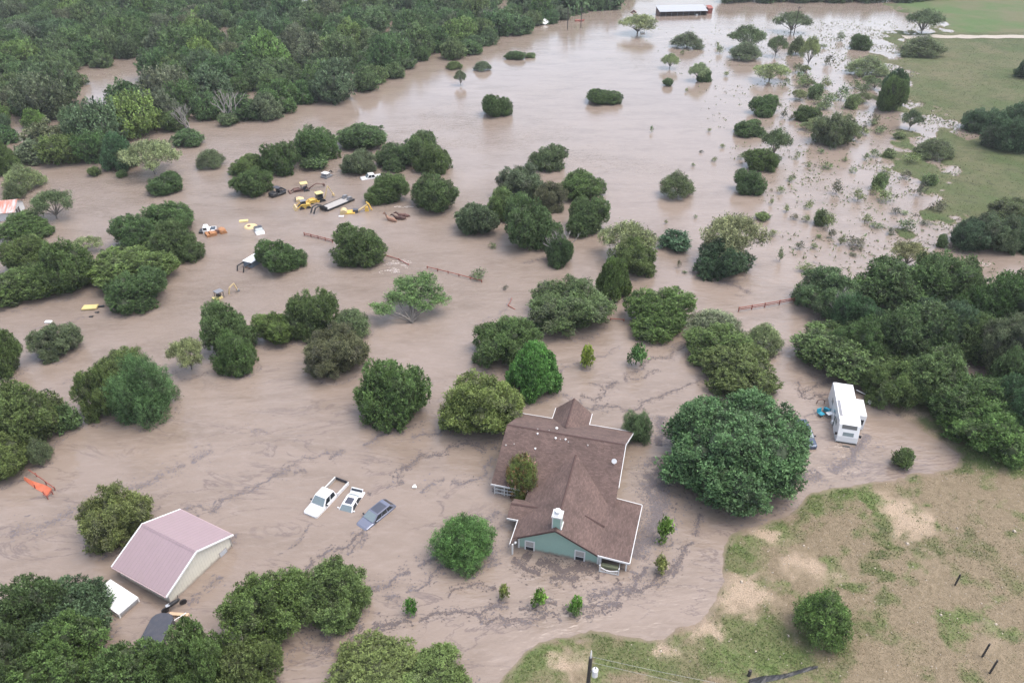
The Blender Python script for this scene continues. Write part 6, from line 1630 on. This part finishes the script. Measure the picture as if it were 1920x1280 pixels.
# ------------------------------------------------------------------ floating scum and litter, in lines along the current
LINES = [  # (photo points, width m, flecks per metre, darkness 0..1)
 ([(1300, 640), (1250, 664), (1200, 690), (1165, 715), (1130, 740), (1090, 745)], .35, 20, .8), ([(1320, 715), (1260, 738), (1215, 748), (1180, 765), (1130, 762), (1080, 772)], .3, 18, .7),
 ([(1230, 690), (1190, 712), (1140, 722), (1105, 722)], .25, 14, .7), ([(1165, 650), (1130, 665), (1060, 690), (1040, 705)], .3, 10, .5),
 ([(1625, 812), (1612, 842), (1580, 868), (1530, 890), (1510, 900)], .9, 60, .35), ([(1490, 715), (1505, 745), (1530, 745), (1562, 738)], .25, 22, .9), ([(1500, 735), (1525, 728), (1560, 712)], .2, 14, .9),
 ([(1240, 780), (1232, 830), (1240, 880), (1238, 930), (1228, 980), (1205, 1030), (1190, 1075)], 1.1, 95, .5), ([(1205, 870), (1225, 905), (1235, 950), (1225, 1000), (1200, 1050)], .9, 80, .45),
 ([(1320, 965), (1303, 1000), (1290, 1035), (1255, 1068), (1215, 1095), (1165, 1120), (1110, 1128), (1060, 1138), (1010, 1140), (960, 1142)], .28, 34, .75),
 ([(1290, 1040), (1250, 1082), (1200, 1112), (1140, 1142), (1080, 1148), (1020, 1162), (960, 1172), (900, 1165)], .22, 26, .7),
 ([(1210, 1060), (1180, 1095), (1140, 1115), (1100, 1124)], .4, 40, .6), ([(1190, 1075), (1165, 1092), (1155, 1100)], .2, 20, .9),
 ([(945, 1130), (905, 1150), (880, 1148), (850, 1158), (820, 1162), (780, 1158), (745, 1168), (700, 1168)], .3, 34, .75), ([(745, 1168), (690, 1185), (650, 1200), (610, 1212), (590, 1230)], .35, 30, .8),
 ([(950, 1130), (920, 1140), (890, 1150)], .25, 20, .6), ([(985, 1035), (1040, 1058), (1085, 1068), (1120, 1062)], .7, 120, .95), ([(960, 1050), (1010, 1075), (1060, 1080), (1100, 1072)], .5, 70, .85),  # before the gable: debris, thickened to paint in the wall's dark reflection too
 ([(930, 1090), (890, 1098), (860, 1105), (840, 1120)], .25, 22, .8), ([(820, 1050), (770, 1075), (730, 1085), (690, 1102)], .5, 36, .5), ([(840, 1062), (790, 1090), (750, 1105), (700, 1120)], .35, 24, .5),
 ([(690, 988), (668, 1005), (640, 1025), (600, 1045), (570, 1062)], .3, 30, .65), ([(690, 1000), (660, 1025), (630, 1040)], .25, 18, .6), ([(590, 985), (560, 1010), (520, 1040)], .15, 8, .5),
 ([(990, 830), (930, 845), (870, 832), (820, 852), (780, 862), (748, 878), (735, 895)], .3, 32, .75), ([(860, 800), (800, 815), (740, 812), (690, 830), (640, 850), (600, 872), (560, 880), (500, 888)], .45, 26, .45),
 ([(740, 880), (760, 905), (720, 918), (690, 930)], .25, 16, .6), ([(930, 860), (900, 890), (860, 910), (820, 905), (790, 925)], .5, 26, .4), ([(940, 960), (915, 985), (925, 1030), (935, 1060)], .7, 40, .4),
 ([(640, 850), (560, 868), (500, 900), (440, 930), (400, 962), (345, 950)], .3, 14, .45), ([(500, 800), (440, 830), (380, 850), (320, 880), (240, 915), (160, 950), (90, 985), (20, 1010)], .8, 26, .3),
 ([(480, 905), (430, 935), (360, 968), (300, 985)], .35, 14, .45), ([(450, 1000), (435, 1030), (410, 1075), (380, 1110), (350, 1130)], .35, 20, .45), ([(560, 1070), (500, 1095), (470, 1105)], .4, 20, .5),
 ([(350, 690), (330, 700), (300, 705)], .25, 10, .5), ([(1060, 462), (1030, 482), (1000, 492), (985, 498)], .3, 16, .8), ([(1290, 512), (1335, 520), (1375, 535), (1405, 545), (1390, 558)], .5, 22, .7),
 ([(1500, 470), (1540, 500), (1590, 540)], .8, 8, .4), ([(180, 690), (120, 715), (70, 735)], .2, 8, .6), ([(170, 590), (120, 608), (60, 615)], .25, 8, .5), ([(700, 470), (740, 510), (780, 520)], .3, 6, .3),
 ([(1530, 770), (1500, 800)], .2, 6, .5), ([(960, 560), (930, 590), (900, 600)], .25, 8, .4), ([(990, 760), (960, 770), (950, 780)], .25, 18, .8), ([(1050, 740), (1100, 765), (1140, 775)], .25, 14, .6)]
dg = np.random.default_rng(12)
FV, FD = [], []
for pts, wdt, dens, dark in LINES:
    P2 = np.array([tuple(at(x, y))[:2] for x, y in pts])
    seg = np.hypot(*np.diff(P2, axis=0).T); cum = np.concatenate([[0], np.cumsum(seg)]); Ltot = cum[-1]
    n = int(Ltot * dens * 3.6)
    s = dg.uniform(0, Ltot, n)
    s = s[vnoise(s * .8, s * 0 + len(FV), 3) > .2]; n = len(s)
    x = np.interp(s, cum, P2[:, 0]); y = np.interp(s, cum, P2[:, 1])
    tx_ = np.gradient(np.interp(np.linspace(0, Ltot, 200), cum, P2[:, 0])); ty_ = np.gradient(np.interp(np.linspace(0, Ltot, 200), cum, P2[:, 1]))
    k = np.clip((s / Ltot * 199).astype(int), 0, 199); tl_ = np.hypot(tx_[k], ty_[k]) + 1e-9; nx_, ny_ = -ty_[k] / tl_, tx_[k] / tl_
    wob = (fbm(s * .35, s * 0 + len(FV) * 3.1, 5) - .5) * 2.4 + (fbm(s * 1.1, s * 0 + 9, 6) - .5) * .9
    off = wob + dg.normal(size=n) * wdt * .36 * (.4 + vnoise(s * .6, s * 0 + 4, 8))
    off = np.where(dg.random(n) < .4, off + dg.normal(size=n) * wdt * 1.3, off)
    if len(FV) % 2 == 0: off = np.where(dg.random(n) < .3, off + .5 * np.sin(s * 1.3), off)
    x = x + nx_ * off; y = y + ny_ * off
    ang = np.arctan2(ty_[k], tx_[k]) + dg.normal(size=n) * .7
    ln_ = dg.gamma(2.0, .028, n) + .02; wd_ = ln_ * dg.uniform(.25, .7, n)
    ca_, sa_ = np.cos(ang), np.sin(ang)
    z = dg.uniform(.006, .02, n)
    q = np.stack([np.stack([x - ca_ * ln_, y - sa_ * ln_, z], -1), np.stack([x + sa_ * wd_, y - ca_ * wd_, z + .004], -1), np.stack([x + ca_ * ln_, y + sa_ * ln_, z], -1), np.stack([x - sa_ * wd_, y + ca_ * wd_, z + .004], -1)], 1)
    FV.append(q); FD.append(np.clip(dark + dg.normal(size=n) * .18, 0, 1))
for bx, by, bR in BASES:      # twigs and bark caught round the crowns
    n = int(70 * bR); th = dg.normal(size=n) * .9 - 1.2; rr_ = bR * (.80 + .22 * dg.random(n) ** 1.5) + (fbm(th * 2.1, th * 0 + bx, 4) - .5) * .8
    x, y = bx + np.cos(th) * rr_, by + np.sin(th) * rr_; ang = th + 1.57 + dg.normal(size=n) * .8
    ln_ = dg.gamma(2.0, .03, n) + .02; wd_ = ln_ * dg.uniform(.25, .7, n); z = dg.uniform(.006, .02, n); ca_, sa_ = np.cos(ang), np.sin(ang)
    FV.append(np.stack([np.stack([x - ca_ * ln_, y - sa_ * ln_, z], -1), np.stack([x + sa_ * wd_, y - ca_ * wd_, z + .004], -1), np.stack([x + ca_ * ln_, y + sa_ * ln_, z], -1), np.stack([x - sa_ * wd_, y + ca_ * wd_, z + .004], -1)], 1))
    FD.append(np.clip(.6 + dg.normal(size=n) * .25, 0, 1))
def scum_mat():
    m, n, l, b = nodes('floating_scum')
    a = n.new('ShaderNodeAttribute'); a.attribute_name = 'dark'
    mx = n.new('ShaderNodeMix'); mx.data_type = 'RGBA'
    mx.inputs['A'].default_value = (0.150, 0.132, 0.138, 1); mx.inputs['B'].default_value = (0.088, 0.067, 0.060, 1)
    l.new(a.outputs['Fac'], mx.inputs['Factor']); l.new(mx.outputs['Result'], b.inputs['Base Color']); b.inputs['Roughness'].default_value = .8
    return m
tag(link('floating_debris', quad_mesh('floating_debris', np.concatenate(FV), 4, {'dark': np.concatenate(FD)}, scum_mat())), 'lines of dark bark, twigs and scum drifting on the flood', 'debris', kind='stuff')
# broken white water below the drowned fence
def flecks(name, spots, n, size, m, label, cat, seed, zr=(.01, .05), aniso=1.6):
    g = np.random.default_rng(seed); VV = []
    for x, y, rx_, ry_ in spots:
        p = at(x, y); k = depth(p) / F
        rad = np.sqrt(g.random(n)); th = g.random(n) * 6.28
        X = p.x + np.cos(th) * rad * rx_ * k; Y = p.y + np.sin(th) * rad * ry_ * k * 1.6
        keep_ = fbm(X * .9, Y * 1.6, seed) > .5
        X, Y = X[keep_], Y[keep_]; m_ = len(X)
        a = g.normal(size=m_) * .5 - .3; l_ = size * g.uniform(.4, 1.5, m_); w = l_ / aniso * g.uniform(.3, .8, m_); z = g.uniform(*zr, m_)
        c, s = np.cos(a), np.sin(a)
        VV.append(np.stack([np.stack([X - c * l_, Y - s * l_, z], -1), np.stack([X + s * w, Y - c * w, z], -1), np.stack([X + c * l_, Y + s * l_, z], -1), np.stack([X - s * w, Y + c * w, z], -1)], 1))
    return tag(link(name, quad_mesh(name, np.concatenate(VV), 4, None, m)), label, cat, kind='stuff')
flecks('foam', [(742, 500, 26, 12), (752, 492, 20, 8), (730, 508, 22, 8), (757, 388, 18, 3), (1835, 495, 24, 9), (205, 140, 50, 10)], 420, .10, mat('foam', (.50, .44, .40), .7), 'broken white water where the current meets fence and creek', 'foam', 4)

# ------------------------------------------------------------------ grass: near bank tufts, meadow and marsh weeds
def grass(name, X, Y, Z, hgt, hues, seed, label, blades=5, wid=.25):
    g = np.random.default_rng(seed); n = len(X); K = blades
    P = np.stack([X, Y, Z], -1)[:, None] + g.normal(size=(n, K, 3)) * np.array([.6, .6, 0]) * hgt[:, None, None] * .5
    d_ = unit(np.array([0, 0, 1.0]) + g.normal(size=(n, K, 3)) * .75); d_[..., 2] = np.abs(d_[..., 2])
    w = unit(np.cross(d_, g.normal(size=(n, K, 3)))) * hgt[:, None, None] * wid
    h = hgt[:, None, None] * g.uniform(.6, 1.3, (n, K, 1))
    V = np.stack([P - w, P + w, P + d_ * h], 2).reshape(-1, 3, 3)
    me = quad_mesh(name, V, 3, None, None)
    col = np.repeat(np.repeat(hues, K, 0) * g.uniform(.75, 1.25, (n * K, 1)), 3, 0)
    at_ = me.color_attributes.new('hue', 'FLOAT_COLOR', 'POINT'); at_.data.foreach_set('color', np.concatenate([col, np.ones((len(col), 1))], 1).reshape(-1).astype(np.float32))
    me.materials.append(M['grass'])
    return tag(link(name, me), label, 'grass', kind='stuff')
m, n, l, b = nodes('grass_blades'); a = n.new('ShaderNodeAttribute'); a.attribute_name = 'hue'; l.new(a.outputs['Color'], b.inputs['Base Color']); b.inputs['Roughness'].default_value = .8; b.inputs['Specular IOR Level'].default_value = .2
M['grass'] = m
gg = np.random.default_rng(31)
def scatter(n, poly_lo, xr, yr):
    X = gg.uniform(xr[0], xr[1], n); Y = gg.uniform(yr[0], yr[1], n)
    h, da, db = ground(X, Y)
    pxx = np.array([to_px(q) for q in np.stack([X, Y, h], -1)])
    ok = (h > .03) & (pxx[:, 0] > 860) & (pxx[:, 0] < 1990) & (pxx[:, 1] < 1330) & (pxx[:, 1] > -20)
    return X[ok], Y[ok], h[ok], da[ok], db[ok]
X, Y, Z, da, db = scatter(120000, None, (-4, 62), (32, 66))
gcov, bcov = cover(X, Y, da, db)
keep_ = gg.random(len(X)) < np.clip(.22 + .9 * gcov - .75 * bcov, 0.02, 1)
X, Y, Z, gcov = X[keep_], Y[keep_], Z[keep_], gcov[keep_]
mixg = np.clip(gcov + gg.normal(size=len(X)) * .25, 0, 1)[:, None]
hue_ = np.array([[.27, .21, .135]]) * (1 - mixg) + np.array([[.13, .18, .06]]) * mixg
grass('bank_grass', X, Y, Z, gg.uniform(.035, .085, len(X)) * (1 + gcov * .8), hue_, 61, 'short dry and green grass tufts on the near bank')
X, Y, Z, da, db = scatter(80000, None, (70, 240), (108, 360))
keep_ = db > -30
X, Y, Z, db = X[keep_], Y[keep_], Z[keep_], db[keep_]
pk_ = sdist(X, Y, PADDOCK) < 1
X, Y, Z, db = X[pk_], Y[pk_], Z[pk_], db[pk_]
t_ = fbm(X * .08, Y * .08, 71)[:, None]; t2_ = gg.random((len(X), 1))
hue_ = np.array([[.085, .11, .045]]) * (1 - t_) + np.array([[.13, .135, .07]]) * t_; hue_ = hue_ * (.85 + .3 * t2_)
grass('meadow_grass', X, Y, Z, gg.uniform(.07, .2, len(X)), hue_, 62, 'tall rough grass of the half-drowned meadow at right', blades=4)
# weeds standing in the marsh shallows
wx_ = gg.uniform(50, 175, 60000); wy_ = gg.uniform(108, 330, 60000)
h_, da_, db_ = ground(wx_, wy_)
wpx = np.array([to_px((a_, b_, 0)) for a_, b_ in zip(wx_, wy_)])
dens_ = np.exp(-np.abs(db_) / 16) * np.clip((fbm(wx_ * .13, wy_ * .10, 77, 5) - .40) * 5, 0, 1) + .3 * np.exp(-np.abs(db_) / 45) * np.clip((fbm(wx_ * .25, wy_ * .2, 78, 4) - .56) * 6, 0, 1)
ok = (h_ < .06) & (gg.random(len(wx_)) < dens_) & (wpx[:, 0] > 1180)
X, Y = wx_[ok], wy_[ok]
hue_ = np.array([[.20, .245, .12]]) * np.ones((len(X), 1)); hue_ = np.where(gg.random((len(X), 1)) < .2, np.array([[.19, .18, .13]]), hue_)
grass('marsh_weeds', X, Y, np.zeros(len(X)) - .05, gg.uniform(.2, .6, len(X)), hue_, 63, 'thin weeds standing in the shallows of the marsh', blades=4, wid=.2)
# pale stones on the dry bank
n = 420
X, Y, Z, da, db = scatter(n * 3, None, (10, 62), (33, 64))
s = gg.uniform(.02, .06, len(X)) * (1 + 1.5 * (gg.random(len(X)) < .04))
cube = np.array([[(-1, -1, 0), (1, -1, 0), (.6, -.6, 1), (-.6, -.6, 1)], [(1, -1, 0), (1, 1, 0), (.6, .6, 1), (.6, -.6, 1)], [(1, 1, 0), (-1, 1, 0), (-.6, .6, 1), (.6, .6, 1)], [(-1, 1, 0), (-1, -1, 0), (-.6, -.6, 1), (-.6, .6, 1)], [(-.6, -.6, 1), (.6, -.6, 1), (.6, .6, 1), (-.6, .6, 1)]], float)
V = (cube[None] * s[:, None, None, None] * gg.uniform(.6, 1.4, (len(X), 1, 1, 3)) + np.stack([X, Y, Z], -1)[:, None, None]).reshape(-1, 4, 3)
tag(link('gravel', quad_mesh('gravel', V, 4, None, mat('limestone', (.40, .34, .27), .9, var=.2))), 'pale stones strewn on the dry bank', 'stones', kind='stuff')

# ------------------------------------------------------------------ the damp air
hb_ = MB(); hb_.box(-1560, 1560, -660, 1560, -5.6, 90)
hz = hb_.build('haze', bpy.data.materials.new('haze_air'))
hm = hz.data.materials[0]; hm.use_nodes = True; hn = hm.node_tree; hn.nodes.clear()
ho = hn.nodes.new('ShaderNodeOutputMaterial'); hv = hn.nodes.new('ShaderNodeVolumePrincipled')
hv.inputs['Color'].default_value = (.90, .93, .97, 1); hv.inputs['Density'].default_value = HAZE; hv.inputs['Anisotropy'].default_value = 0.2
hn.links.new(hv.outputs[0], ho.inputs['Volume'])
tag(hz, 'thin damp haze over the flooded valley', 'haze', kind='stuff')
